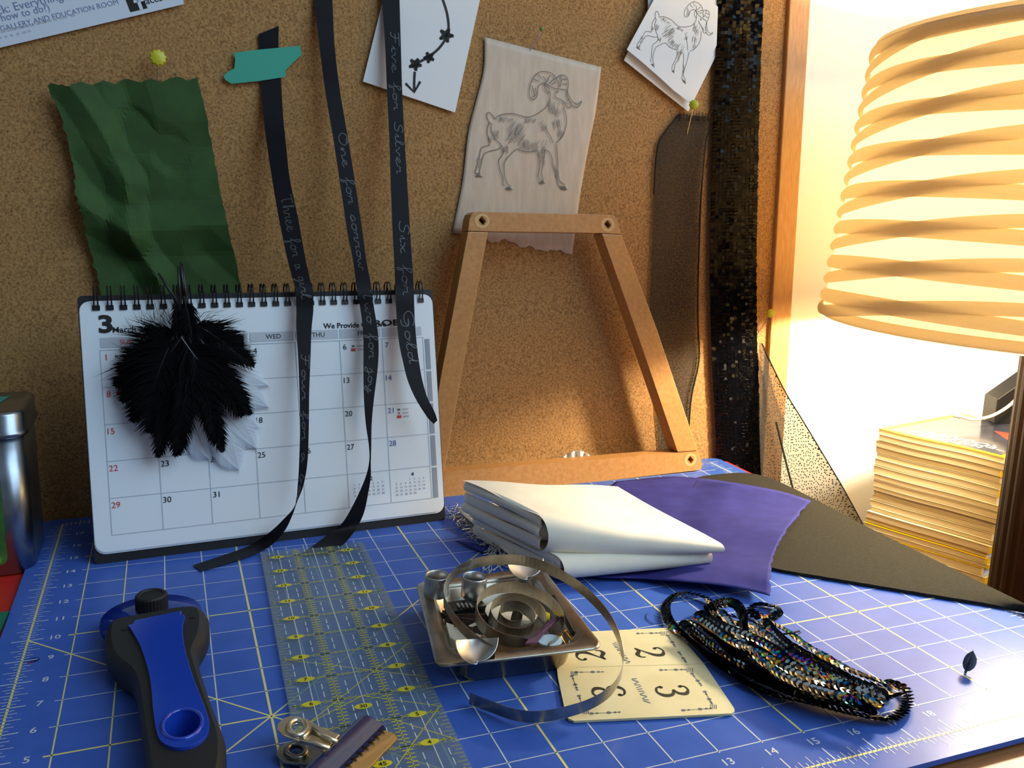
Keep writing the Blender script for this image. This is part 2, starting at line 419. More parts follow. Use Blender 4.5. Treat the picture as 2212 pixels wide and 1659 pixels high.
for k in range(0, 193):
    w = .3 if k % 8 == 4 else .2 if k % 4 == 2 else .13
    if k % 8:
        gl.stroke([V(k / 8, -w, ZP), V(k / 8, w, ZP)], .018, Z)
        gl.stroke([V(k / 8, 18 - w, ZP), V(k / 8, 18 + w, ZP)], .018, Z)
        if k < 145: gl.stroke([V(-w, k / 8, ZP), V(w, k / 8, ZP)], .018, Z); gl.stroke([V(24 - w, k / 8, ZP), V(24 + w, k / 8, ZP)], .018, Z)
    elif k < 145: gl.stroke([V(23.6, k / 8, ZP), V(24.4, k / 8, ZP)], .022, Z)
for k in range(1, 24): write(gl, str(k), V(k, .66, ZP), X, Y, .2, .01)
for k in range(1, 18): write(gl, str(k), V(.58, k, ZP), X, Y, .2, .01)
write(gl, 'Store mat flat', V(20.6, -.28, ZP), X, Y, .16)
obj('printed_grid', g, 'mat_line', cm); obj('printed_scale', gl, 'mat_line_pale', cm)

# ------------------------------------------------------------------ things pinned on the cork board
def flat_on(plane, px, h, t): return MB().poly([plane.at(x, y, h) for x, y in px], (), -plane.n * t)

# leaflet, top left
lf = thing('leaflet', BOARD.at(200, 60, .1), 'white gallery leaflet pinned at the top with grey small print', 'leaflet')
obj('leaflet_card', flat_on(BOARD, [(-260, 166), (0, 103), (200, 56), (397, 9), (392, -40), (-300, -40)], .12, .03), 'leaflet_paper', lf)
lu = (BOARD.at(300, 32, .12) - BOARD.at(0, 103, .12)).normalized(); lv = BOARD.n.cross(lu)
fa, fb = MB(), MB()
for s, px, py, wpx, hh in (('Rock: Everything is P', 62, 8, 118, .3), ('ily how to do?)', 33, 32, 74, .26)):
    write(fa, s, BOARD.at(px + 10, py, .126), lu, lv, hh, 0, None)
write(fa, 'THE WEST GALLERY AND EDUCATION ROOM', BOARD.at(84, 31 - 2, .126) + lv * -.17, lu, lv, .15)
for px, py, n in ((50, 56, 9), (78, 50, 14), (35, 72, 6)):
    for k in range(n):
        q = BOARD.at(px, py, .126) + lu * (k - n / 2) * .165 - lv * .02
        fb.stroke([q, q + lu * random.uniform(.06, .14)], .06, BOARD.n)
obj('printed_text', fa, 'ink_lilac', lf); obj('printed_small_lines', fb, 'ink_pale', lf)
q = BOARD.at(293, 3, .127); ic = MB().poly([q + lu * a * .26 + lv * b * .26 for a, b in ((-1, -1), (1, -1), (1, 1.2), (-1, 1.2))])
obj('printed_icon', ic, 'ink', lf)
fm = MB(); fm.stroke([q + lv * -.26 + lu * .08, q + lv * .12 + lu * .08, q + lv * .22 + lu * .16, q + lv * .22 + lu * .24], .1, BOARD.n); fm.stroke([q - lu * .06, q + lu * .24], .08, BOARD.n)
for i in range(len(fm.v)): fm.v[i] = fm.v[i] + BOARD.n * .003
obj('printed_letter', fm, 'leaflet_paper', lf)
ft = MB(); write(ft, 'Facebook', BOARD.at(345, -5, .127), lu, lv, .2, .005); obj('printed_name', ft, 'ink', lf)

# pins
def pin(px, py, tipx, tipy, head, r, out, label, mat='pin_yellow', scallop=True):
    hd = BOARD.at(px, py, out); tp = BOARD.at(tipx, tipy, -.05)
    t = thing('pin', hd, label, 'pin', 'pins in the cork board')
    ax = (hd - tp).normalized(); ax = (ax * .25 + (CC - hd).normalized()).normalized() if scallop else ax; x = ax.orthogonal().normalized(); y = ax.cross(x)
    if scallop:
        n = 40; lo = [[hd + ax * z + (x * math.cos(2 * math.pi * k / n) + y * math.sin(2 * math.pi * k / n)) * r * s * (1 + .09 * math.cos(10 * 2 * math.pi * k / n)) for k in range(n)] for z, s in ((-.05, .9), (-.02, 1), (.03, 1), (.06, .82))]
        obj('pin_head', MB().loft(lo), mat, t, True)
    else: obj('pin_head', MB().lathe(hd, [(r * math.sin(a), -r * math.cos(a)) for a in [math.pi * k / 8 for k in range(9)]], 12, ax), mat, t, True)
    obj('pin_shaft', MB().tube([hd, tp], .018, 6), 'steel', t)
pin(341, 125, 338, 205, 0, .235, .55, 'yellow scalloped pin above the green cloth scrap')
pin(1499, 226, 1481, 302, 0, .18, .6, 'yellow scalloped pin under the ram photocopies')
pin(1665, 677, 1636, 722, 0, .18, .55, 'yellow scalloped pin beside the board frame holding the net')
pin(1170, 63, 1141, 118, 0, .07, .5, 'tiny green ball pin holding the tracing paper ram', 'pin_green', False)

# crumpled green cloth
L = [(103, 184), (125, 235), (145, 300), (158, 370), (165, 425), (185, 500), (205, 580), (225, 650), (240, 720)]
R_ = [(426, 168), (444, 240), (455, 300), (470, 380), (482, 440), (497, 510), (515, 590), (528, 650), (540, 720)]
creases = [((.14, 0), (.36, .40), .16), ((.36, .40), (.30, .60), .2), ((.30, .60), (1, .575), .15), ((.5, 0), (.5, .2), .1), ((.5, .2), (.7, .28), .12), ((.7, .28), (1, .27), .1), ((.05, .5), (.30, .60), .22), ((.30, .62), (.42, .78), .22), ((.42, .78), (.45, 1), .16), ((.36, .4), (.48, .2), .12), ((.8, .68), (.98, .8), .1), ((.02, .3), (.28, .55), .1), ((.05, .68), (.3, .72), .1)]
def green_h(s, t):
    h = .22 + .12 * math.sin(3 * s + 5 * t) * (1 - s) + .9 * max(0, .33 - s)
    for (a, b, k) in creases:
        dx, dy = b[0] - a[0], b[1] - a[1]; q = max(0, min(1, ((s - a[0]) * dx + (t - a[1]) * dy) / (dx * dx + dy * dy)))
        d = math.hypot(s - a[0] - q * dx, (t - a[1] - q * dy) * 1.4); h += (1.9 if k > .13 else -1.6) * k * max(0, 1 - d / .15)
    return max(.05, h * .8)
rows = ruled(BOARD, L, R_, 44, 60, green_h)
for r in rows[:]:
    r[0] += X * random.uniform(-.05, .05); r[-1] += X * random.uniform(-.02, .02)
for j in range(44): rows[0][j] += Z * (.05 * math.sin(j * .9) + random.uniform(-.03, .03))
tag(obj('green_cloth', MB().grid(rows, -BOARD.n * .02), 'green_cloth'), 'crumpled dark green cloth scrap pinned behind the calendar', 'cloth')

# constellation drawing
cp = thing('star_drawing', BOARD.at(910, 150, .1), 'white paper with black stars, an arc and an arrow', 'drawing')
obj('paper_sheet', flat_on(BOARD, [(842, -60), (784, 176), (983, 243), (1050, -60)], .14, .02), 'paper', cp)
ink = MB(); H = .15
def inkpx(mb, pts, w, h=H, plane=BOARD, sm=5): mb.stroke([plane.at(p.x, p.y, h) for p in cr([(*p, 0) for p in pts], sm)] if len(pts) > 2 and sm else [plane.at(*p, h) for p in pts], w, plane.n)
inkpx(ink, [(945, -30), (957, 0), (967, 35), (968, 70), (952, 100), (927, 122), (898, 138)], .085)
inkpx(ink, [(896, 155), (895, 175), (895, 197)], .085); inkpx(ink, [(876, 180), (895, 199), (908, 176)], .085, sm=0)
def star(px, py, r, a0):
    for k in range(5):
        a = a0 + k * 4 * math.pi / 5; b = a + 4 * math.pi / 5
        inkpx(ink, [(px + r * math.cos(a), py + r * math.sin(a)), (px + r * math.cos(b), py + r * math.sin(b))], .08)
    for k in range(5):
        a = a0 + k * 2 * math.pi / 5; inkpx(ink, [(px, py), (px + .6 * r * math.cos(a), py + .6 * r * math.sin(a))], .1)
star(964, 76, 16, .1); star(927, 124, 12, .5); star(897, 139, 14, .2)
obj('ink_drawing', ink, 'ink', cp)

# ram drawing strokes (u,v in a 1604 x 1659 sketch square)
RAM = [
 [(325, 700), (380, 660), (470, 640), (560, 640), (640, 665), (720, 680), (800, 655), (880, 610), (950, 550), (985, 470), (988, 400), (980, 380)],
 [(325, 700), (300, 660), (265, 625), (235, 635), (232, 680), (262, 745), (300, 770)],
 [(262, 745), (240, 810), (238, 880), (262, 960), (262, 1010), (180, 1040), (155, 1080), (140, 1180), (105, 1290), (95, 1350), (150, 1350)],
 [(280, 780), (290, 860), (330, 940), (405, 1015), (370, 1060), (240, 1095), (190, 1140), (165, 1240), (145, 1330), (155, 1360)],
 [(405, 1015), (430, 1070), (415, 1140), (375, 1195), (385, 1290), (420, 1400), (425, 1480), (445, 1500)],
 [(585, 1060), (530, 1110), (470, 1180), (440, 1230), (440, 1340), (455, 1420), (490, 1490), (520, 1510)],
 [(585, 1060), (660, 1085), (740, 1095), (830, 1075)],
 [(830, 1075), (860, 1150), (865, 1240), (850, 1340), (845, 1390), (860, 1440)],
 [(925, 1070), (915, 1180), (900, 1260), (885, 1330), (895, 1400), (910, 1440)],
 [(925, 1070), (980, 1100), (1010, 1180), (1030, 1270), (1060, 1350), (1075, 1430), (1090, 1500), (1130, 1510)],
 [(1060, 1000), (1070, 1100), (1080, 1220), (1080, 1330), (1095, 1420), (1120, 1460), (1165, 1490)],
 [(1145, 560), (1175, 640), (1185, 740), (1165, 840), (1130, 920), (1065, 985)],
 [(985, 390), (940, 370), (920, 320), (925, 280), (960, 310), (985, 390)],
 [(925, 275), (880, 280), (840, 330), (835, 420), (800, 465), (755, 455), (735, 390), (750, 300), (790, 210), (850, 145), (930, 135), (1010, 160), (1060, 220)],
 [(925, 265), (980, 310), (1040, 335), (1110, 345), (1185, 355)],
 [(1060, 220), (1110, 180), (1120, 250), (1105, 320), (1080, 260), (1060, 220)],
 [(1110, 180), (1160, 180), (1195, 220), (1205, 300), (1195, 360), (1215, 430), (1260, 500), (1320, 525), (1365, 485), (1350, 530), (1310, 560), (1250, 545), (1200, 440), (1190, 360)],
 [(1040, 415), (1060, 445), (1110, 470), (1160, 500), (1200, 530)],
 [(1200, 460), (1240, 530), (1220, 570), (1180, 545), (1140, 500)],
 [(1060, 375), (1075, 365), (1085, 380), (1070, 390), (1060, 375)],
 [(770, 300), (785, 360), (800, 420), (780, 440)], [(800, 330), (825, 380), (815, 430)],
 [(930, 800), (960, 860), (1000, 930), (1020, 990)], [(940, 270), (930, 230), (900, 190)], [(950, 260), (990, 180)], [(970, 280), (1050, 215)], [(1000, 290), (1060, 260)], [(790, 225), (860, 255)], [(840, 160), (880, 220)], [(1130, 230), (1190, 225)], [(1130, 280), (1195, 290)],
]
HOOF = [[(95, 1380), (130, 1360), (190, 1400), (100, 1395)], [(450, 1525), (500, 1510), (545, 1560), (480, 1545)], [(860, 1450), (900, 1435), (925, 1480), (870, 1470)], [(1105, 1520), (1160, 1500), (1195, 1555), (1130, 1545)]]
rnd = random.Random(3); HATCH = []
for (x0, y0, x1, y1, n, dx, dy) in ((520, 720, 700, 900, 34, -70, 120), (640, 930, 960, 1040, 30, -30, 90), (360, 660, 560, 700, 16, -10, 50), (980, 470, 1120, 620, 22, -6, 90), (700, 690, 840, 700, 12, -12, 50), (1030, 680, 1120, 760, 12, 10, 80), (300, 820, 380, 900, 10, 6, 60), (420, 1000, 490, 1080, 12, -6, 70), (860, 1000, 950, 1200, 16, -5, 80), (1100, 780, 1170, 880, 12, -40, 70), (850, 700, 960, 820, 12, -20, 60), (1040, 1240, 1080, 1380, 8, 5, 70), (130, 1150, 180, 1290, 8, -20, 70), (240, 900, 300, 1000, 8, 2, 60)):
    for _ in range(n):
        a, b = rnd.uniform(x0, x1), rnd.uniform(y0, y1); k = rnd.uniform(.5, 1.1); HATCH.append([(a, b), (a + dx * k, b + dy * k)])
def draw_ram(parent, to_px, h, w):
    a, b = MB(), MB()
    for s in RAM: inkpx(a, [to_px(*p) for p in s], w, h, sm=3)
    for s in HOOF: a.poly([BOARD.at(*to_px(*p), h) for p in s])
    for s in HATCH: inkpx(b, [to_px(*p) for p in s], w * .8, h, sm=0)
    obj('pencil_outline', a, 'pencil', parent); obj('pencil_hatching', b, 'pencil_light', parent)

tp = thing('tracing_paper_ram', BOARD.at(1140, 300, .1), 'pinkish tracing paper with a pencil ram behind the wooden frame', 'drawing')
L = [(1047, 80), (1045, 150), (1028, 220), (1011, 290), (1001, 380), (990, 440), (977, 504)]
R_ = [(1299, 145), (1287, 240), (1275, 300), (1262, 370), (1252, 430), (1244, 490), (1236, 550)]
rows = ruled(BOARD, L, R_, 40, 30, lambda s, t: .05 + .18 * max(0, .22 - s) * (1 - .4 * t) + .02 * math.sin(9 * s) * t)
for j in range(40): rows[-1][j] += Z * (.05 * math.sin(j * .8) + .05 * math.sin(j * .37 + 1) + random.uniform(-.05, .05)) * (1 if 6 < j < 38 else .2)
obj('tracing_sheet', MB().grid(rows, -BOARD.n * .012), 'tracing', tp, True)
draw_ram(tp, lambda u, v: (1010 + u / 5.531, 130 + v / 5.531), .105, .026)

rb = tag(obj('copy_sheet', flat_on(BOARD, [(1400, -60), (1400, 20), (1348, 130), (1480, 236), (1487, 241), (1552, 110), (1552, -60)], .2, .02), 'paper'), 'blank lower white sheet under the ram photocopy', 'paper')
rc = thing('copy_sheet', BOARD.at(1450, 100, .4), 'white photocopy of a ram beside the black sequin strip', 'drawing')
obj('paper_sheet', flat_on(BOARD, [(1442, -60), (1412, 0), (1354, 107), (1380, 128), (1420, 163), (1455, 195), (1490, 222), (1548, 98), (1551, 15), (1532, -3), (1500, -60)], .42, .02), 'paper', rc)
# the photocopy shows the same ram, turned and smaller
def copy_px(u, v):
    return COPY[0] + COPY[1] * u + COPY[2] * v, COPY[3] + COPY[4] * u + COPY[5] * v
_src = [(235, 640), (1150, 1530), (740, 400), (1360, 490), (140, 1390), (500, 1530), (900, 1460), (985, 470), (1180, 740)]
_dst = [(520, 165), (930, 1185), (905, 220), (1320, 490), (270, 680), (455, 945), (750, 1035), (1075, 290), (1145, 540)]
import numpy as np
_A = np.array([[1, u, v] for u, v in _src], float); _D = np.array([[1340 + x / 6.635, y / 6.635] for x, y in _dst])
_k = np.linalg.lstsq(_A, _D, rcond=None)[0]; COPY = [*_k[:, 0], *_k[:, 1]]
draw_ram(rc, copy_px, .426, .02)

# ------------------------------------------------------------------ sheer net and the sequin strip on the board
L = [(1468, 246), (1440, 280), (1420, 320), (1412, 420), (1409, 520), (1405, 620), (1404, 700), (1412, 800), (1418, 900), (1424, 1000)]
R_ = [(1530, 252), (1531, 285), (1524, 310), (1515, 420), (1511, 520), (1508, 620), (1508, 700), (1510, 780), (1492, 870), (1486, 1000)]
nt_ = MB().grid(ruled(BOARD, L, R_, 14, 50, lambda s, t: .10 + .06 * math.sin(7 * s + 4 * t) + .05 * math.sin(14 * t) * s))
fr = thing('net_strip', BOARD.at(1460, 600, .1), 'dark sheer dotted net strip hanging behind the wooden frame', 'fabric')
obj('net_cloth', nt_, 'sheer_net', fr, True)
hem = MB(); hem.tube([BOARD.at(p.x, p.y, .16) for p in cr([(*p, 0) for p in R_[1:]], 4)], .035, 5); hem.tube([BOARD.at(p.x, p.y, .14) for p in cr([(*p, 0) for p in L[:4]], 4)], .03, 5)
obj('net_hem', hem, 'net_black', fr)
fg = MB()
for k in range(22):
    a = 1466 + 64 * k / 21; fg.tube([BOARD.at(a, 262, .14), BOARD.at(a + random.uniform(-3, 3), 244 + random.uniform(-3, 4), .16)], .012, 4)
obj('frayed_threads', fg, 'net_black', fr)

L = [(1552, -40), (1546, 150), (1540, 300), (1536, 450), (1534, 600), (1538, 760), (1545, 900), (1550, 1040)]
R_ = [(1650, -40), (1642, 150), (1638, 300), (1635, 450), (1633, 600), (1635, 740), (1640, 880), (1644, 1040)]
ss = thing('sequin_strip', BOARD.at(1595, 1020, 0), 'long black sequin ribbon hanging down the cork board', 'trim')
SH = lambda s, t: .24 + .10 * math.sin(math.pi * s)
rows = ruled(BOARD, L, R_, 12, 60, SH)
obj('backing_cloth', MB().grid(rows, -BOARD.n * .03), 'net_black', ss)
big = ruled(BOARD, L, R_, 13, 150, lambda s, t: SH(s, t) + .04); sq = MB()
for i in range(149):
    for j in range(12):
        a, b, c, d = big[i][j], big[i][j + 1], big[i + 1][j + 1], big[i + 1][j]
        if j not in (0, 11) and random.random() < .04: continue
        up = (a - d) * .28; w = BOARD.n
        tilt = random.gauss(0, .012) + .012 * math.sin(i * .05 + j); tl2 = random.gauss(0, .010)
        ov = (b - a) * (.12 + (random.uniform(0, .18) if j == 11 else 0))
        sq.add([a + up + w * (tilt + tl2), b + up + ov + w * (tilt - tl2), c + ov + w * (-tilt - tl2) - w * .035, d + w * (-tilt + tl2) - w * .035], [(0, 1, 2, 3)])
tag(obj('sequins', sq, 'sequin_black', ss), kind='stuff')

# net hanging over the table edge, right of the strip
L = [(1640, 740), (1640, 800), (1640, 900), (1642, 980), (1646, 1060), (1660, 1180), (1690, 1290)]
R_ = [(1646, 742), (1668, 790), (1698, 850), (1735, 910), (1780, 985), (1830, 1070), (1905, 1210)]
def drape_Y(s, t): return .25 + 1.6 * t + .35 * math.sin(6.5 * s) * t + .12 * math.sin(17 * s + 2) * t
nd = thing('net_drape', BOARD.at(1720, 1000, 1), 'sheer grey dotted net draped from a pin beside the lamp', 'fabric')
dr = [[V(p.x, p.y, max(p.z, TZ + .03)) for p in r] for r in ruled(BOARD, L, R_, 30, 50, drape_Y)]
obj('net_cloth', MB().grid(dr), 'sheer_net', nd, True)
hm = MB(); hm.tube([r[-1] for r in dr[::2]], .03, 5); hm.tube([r[12] + BOARD.n * .03 for r in dr[16::2]], .045, 5)
obj('net_hem', hm, 'net_black', nd)

# ------------------------------------------------------------------ desk calendar
cal = thing('desk_calendar', CAL.pt(5.2, 0, 0), 'white desk calendar showing March 2015 on a black easel', 'calendar')
def cslab(pts, h, t): return MB().poly([CAL.pt(a, b, h) for a, b in pts], (), -CAL.n * t)
CW, CH = 10.5, 7.62
obj('easel_front', cslab(rrect(0, 0, CW, CH, .12), -.06, .1), 'card_black', cal)
back = MB(); top = [CAL.pt(a, CH - .1, -.2) for a in (0, CW)]; bot = [V(p.x, p.y + 3.0, .02) for p in (CAL.pt(0, 0, 0), CAL.pt(CW, 0, 0))]
back.grid([top, bot], V(0, .1, 0)); obj('easel_back', back, 'card_black', cal)
obj('easel_foot', MB().grid([[CAL.pt(0, .1, -.1), CAL.pt(CW, .1, -.1)], bot], V(0, 0, .06)), 'card_black', cal)
for k in range(3): obj('page', cslab(rrect(.02 + .01 * k, .32 - .03 * (2 - k) + .02, CW - .03 - .012 * k, CH - .16, .3), -.02 + .022 * k, .014), 'page', cal)
HP = .036
ax0 = CAL.ab(216, 757)[0]; ax1 = CAL.ab(913, 735)[0]; by1 = CAL.ab(216, 757)[1]; by0 = CAL.ab(233, 1157)[1]
cwid, rh = (ax1 - ax0) / 7, (by1 - by0) / 5
gr, bk, rd, bl, gy, tb = MB(), MB(), MB(), MB(), MB(), MB()
for k in range(6): gr.stroke([CAL.pt(ax0, by0 + k * rh, HP), CAL.pt(ax1, by0 + k * rh, HP)], .02, CAL.n)
for k in range(8): gr.stroke([CAL.pt(ax0 + k * cwid, by0, HP), CAL.pt(ax0 + k * cwid, by1, HP)], .02, CAL.n)
for k in range(7):
    a = ax0 + k * cwid; gy.poly([CAL.pt(x, y, HP) for x, y in ((a + .02, by1 + .07), (a + cwid - .04, by1 + .07), (a + cwid - .04, by1 + .35), (a + .02, by1 + .35))])
def cw(mb, s, a, b, h, bold=0, w=None): write(mb, s, CAL.pt(a, b, HP + .004), CAL.u, CAL.v, h, bold, w)
for k, d in enumerate(('SUN', 'MON', 'TUE', 'WED', 'THU', 'FRI', 'SAT')): cw(rd if k == 0 else bl if k == 6 else bk, d, ax0 + (k + .52) * cwid, by1 + .21, .14, .005)
for n in range(1, 32):
    r, c = (n - 1) // 7, (n - 1) % 7
    if c == 0:
        dm = MB(); cw(dm, str(n), ax0 + .15, by1 - r * rh - .2, .17); obj('printed_date', dm, 'ink_red', cal); continue
    cw(bl if c == 6 else bk, str(n), ax0 + c * cwid + .15, by1 - r * rh - .2, .17)
cw(bk, '3', *CAL.ab(228, 700), .52, .035, .36); cw(bk, 'March 2015', *CAL.ab(292, 711), .17, .004, 1.18)
cw(bk, 'We Provide Creative', CAL.ab(698, 703)[0] + 1.0, CAL.ab(740, 703)[1], .17, .018, 2.0)
cw(bk, 'ROBO', *CAL.ab(847, 697), .2, .03, 1.22)
for r, c, rows_ in ((0, 5, (('x', 0), ('r', 1))), (2, 6, (('x', 0), ('d', 1), ('r', 2))), (1, 0, (('r', 0),)), (0, 0, (('x', 0),))):
    for kd, j in rows_:
        a, b = ax0 + c * cwid + .42, by1 - r * rh - .19 - .115 * j
        if kd == 'r': obj('printed_flag', MB().poly([CAL.pt(a + x, b + y, HP + .002) for x, y in ((-.07, -.045), (.07, -.045), (.07, .045), (-.07, .045))]), 'ink_red', cal)
        elif kd == 'd': obj('printed_flag', MB().poly(ell(CAL.pt(a, b, HP + .002), CAL.u, CAL.v, .03, .03, 10)), 'ink_red', cal)
        else:
            for q in (-1, 1): bk.stroke([CAL.pt(a - .045, b - .03 * q, HP + .002), CAL.pt(a + .045, b + .03 * q, HP + .002)], .02, CAL.n)
        if c: gr.stroke([CAL.pt(a + .14, b, HP + .002), CAL.pt(a + .32, b, HP + .002)], .05, CAL.n)
def mini(c, title, first, days):
    a0, b0 = ax0 + c * cwid, by1 - 4 * rh; cw(bk, title, a0 + cwid * .55, b0 - .2, .13, .01)
    for n in range(1, days + 1):
        k = n - 1 + first; cw(bl if k % 7 == 6 else tb, str(n), a0 + .2 + .152 * (k % 7), b0 - .36 - .115 * (k // 7), .062)
mini(5, '2', 0, 28); mini(6, '4', 3, 30)
for k in range(5):
    a, b = ax1 + .06, by1 - k * (by1 - by0) / 5; q = [(a, b - .06), (a + .16, b - .06), (a + .16, b - rh + .0), (a, b - rh + .0)]
    tabm = MB().poly([CAL.pt(x, y, HP) for x, y in q]); obj('printed_month_tab', tabm, 'tab_grey', cal)
obj('printed_grid', gr, 'ink_pale', cal); obj('printed_black_text', bk, 'ink', cal); obj('printed_red_text', rd, 'ink_red', cal); obj('printed_blue_text', bl, 'ink_blue', cal)
obj('printed_header_band', gy, 'band_grey', cal); obj('printed_small_dates', tb, 'ink_grey', cal)
NR = 28; ring0 = None
for k in range(NR):
    a = .47 + (CW - .92) * k / (NR - 1)
    if k == 0:
        m = MB()
        for d in (-.055, .055):
            m.tube([CAL.pt(a + d * q, CH - .33 + .02 * 0 + y, h) for y, h, q in [(0 + .0, .05, 1)] + [(.33 + .26 * math.sin(t), -.05 + .23 * math.cos(t), .8) for t in [math.pi * (i / 8) - .25 for i in range(10)]] + [(.1, -.3, 1)]], .022, 6)
        m.poly([CAL.pt(a + x, CH - .36 + y, .052) for x, y in ((-.1, -.07), (.1, -.07), (.1, .07), (-.1, .07))], (), CAL.n * .012)
        ring0 = obj('binding_ring', m, 'wire_black', cal); base = CAL.pt(a, 0, 0)
    else:
        o = bpy.data.objects.new('binding_ring', ring0.data); link(o, cal); o.location = (CAL.pt(a, 0, 0) - base) * S

# ------------------------------------------------------------------ handwriting (one-line letters, x-height .5)
HW = {
 'O': (.75, [[(.45, 1), (.2, .9), (.1, .5), (.25, .08), (.5, .1), (.65, .5), (.55, .9), (.4, 1.0), (.35, .85), (.6, .8)]]),
 'T': (.7, [[(.05, .95), (.7, 1)], [(.38, .97), (.33, .4), (.36, .02), (.5, .1)]]),
 'F': (.7, [[(.1, .95), (.7, 1)], [(.35, .97), (.32, .4), (.2, 0), (.08, .08)], [(.15, .52), (.55, .55)]]),
 'S': (.65, [[(.6, .85), (.45, 1), (.25, .85), (.3, .6), (.5, .4), (.45, .1), (.25, 0), (.08, .15)]]),
 'G': (.75, [[(.62, .85), (.45, 1), (.2, .85), (.1, .45), (.25, .05), (.5, .08), (.6, .4), (.35, .42), (.62, .42), (.6, -.2), (.4, -.3)]]),
 'n': (.5, [[(0, .1), (.08, .48), (.08, 0), (.15, .35), (.3, .5), (.36, .3), (.36, .04), (.5, .1)]]),
 'e': (.42, [[(0, .1), (.2, .25), (.3, .4), (.2, .5), (.08, .3), (.15, .04), (.3, .03), (.42, .15)]]),
 'f': (.4, [[(0, .1), (.2, .5), (.32, .9), (.22, 1), (.15, .7), (.15, 0), (.1, -.4), (.2, -.35), (.22, .1), (.4, .15)]]),
 'o': (.45, [[(.25, .5), (.08, .35), (.1, .05), (.28, .03), (.36, .28), (.25, .5), (.3, .38), (.45, .42)]]),
 'r': (.4, [[(0, .1), (.1, .5), (.14, .42), (.3, .45), (.26, .1), (.4, .06)]]),
 's': (.38, [[(0, .1), (.2, .5), (.3, .25), (.22, .02), (.06, .05), (.38, .12)]]),
 'w': (.6, [[(0, .45), (.06, .1), (.16, .02), (.26, .3), (.3, .05), (.42, .05), (.48, .48), (.6, .42)]]),
 'j': (.35, [[(0, .1), (.2, .5), (.18, -.2), (.05, -.42), (-.05, -.25), (.35, .12)], [(.2, .68), (.22, .7)]]),
 'y': (.45, [[(0, .48), (.06, .1), (.2, .05), (.32, .48), (.3, -.2), (.16, -.42), (.08, -.25), (.45, .1)]]),
 'h': (.5, [[(0, .1), (.2, .9), (.12, 1), (.08, 0), (.18, .4), (.32, .48), (.36, .05), (.5, .1)]]),
 'a': (.48, [[(.32, .45), (.12, .45), (.08, .1), (.22, .04), (.34, .45), (.36, .06), (.48, .1)]]),
 'g': (.46, [[(.32, .45), (.12, .45), (.08, .12), (.24, .08), (.34, .48), (.32, -.25), (.15, -.42), (.46, .1)]]),
 'i': (.28, [[(0, .1), (.12, .48), (.12, .05), (.28, .1)], [(.14, .68), (.16, .7)]]),
 'l': (.32, [[(0, .1), (.22, .85), (.14, 1), (.08, .4), (.14, .02), (.32, .1)]]),
 'b': (.46, [[(0, .1), (.2, .9), (.12, 1), (.08, .05), (.26, .03), (.34, .3), (.2, .42), (.46, .4)]]),
 'u': (.5, [[(0, .45), (.06, .1), (.2, .04), (.34, .45), (.34, .06), (.5, .1)]]),
 'v': (.45, [[(0, .4), (.08, .48), (.18, .03), (.34, .46), (.45, .4)]]),
 'x': (.42, [[(0, .45), (.12, .4), (.26, .05), (.42, .05)], [(.36, .48), (.04, .02)]]),
 'd': (.48, [[(.3, .42), (.1, .42), (.08, .08), (.24, .05), (.34, .5), (.38, 1), (.36, .06), (.48, .1)]]),
 ' ': (.45, []),
}
class Strip:
    """A ribbon surface from rows of (left, right) 3D points; s across 0..1, t along 0..1 (by length)."""
    def __init__(s, rows):
        l = cr([r[0] for r in rows], 6); r = cr([r[1] for r in rows], 6); s.l, s.r = l, r
        L = [0]
        for i in range(1, len(l)): L.append(L[-1] + ((l[i] + r[i]) / 2 - (l[i - 1] + r[i - 1]) / 2).length)
        s.L = L
    def at(s, a, d, lift=0.):
        i = 0
        while i < len(s.L) - 2 and s.L[i + 1] < d: i += 1
        q = min(1, max(0, (d - s.L[i]) / max(1e-9, s.L[i + 1] - s.L[i])))
        l = s.l[i].lerp(s.l[i + 1], q); r = s.r[i].lerp(s.r[i + 1], q); n = (r - l).cross(s.l[i + 1] - s.l[i])
        n = n.normalized() if n.length > 1e-9 else Vector((0, -1, 0))
        if n.dot(CC - l) < 0: n = -n
        return l.lerp(r, a) + n * lift, n
    def mesh(s): return MB().grid([[s.l[i].lerp(s.r[i], j / 4) for j in range(5)] for i in range(len(s.l))])
def script(strip, text, d0, length, lo, hi, mb, w=.028):
    tot = sum(HW[c][0] for c in text); k = length / tot; x = 0
    for ch in text:
        adv, strokes = HW[ch]
        for st in strokes:
            pts = cr([(*p, 0) for p in st], 3) if len(st) > 2 else [Vector((*p, 0)) for p in st]
            P = [strip.at(lo + (hi - lo) * (p.y + .4) / 1.4, d0 + (x + p.x) * k, .012) for p in pts]
            mb.stroke([p for p, n in P], w, P[0][1])
        x += adv
def Yrow(pxl, pyl, pxr, pyr, Yv): return (atY(pxl, pyl, Yv), atY(pxr, pyr, Yv))
def Crow(pxl, pyl, pxr, pyr, h): return (CAL.at(pxl, pyl, h), CAL.at(pxr, pyr, h))
def Brow(pxl, pyl, pxr, pyr, h): return (BOARD.at(pxl, pyl, h), BOARD.at(pxr, pyr, h))
def Zrow(pxl, pyl, pxr, pyr, z): return (atz(pxl, pyl, z), atz(pxr, pyr, z))

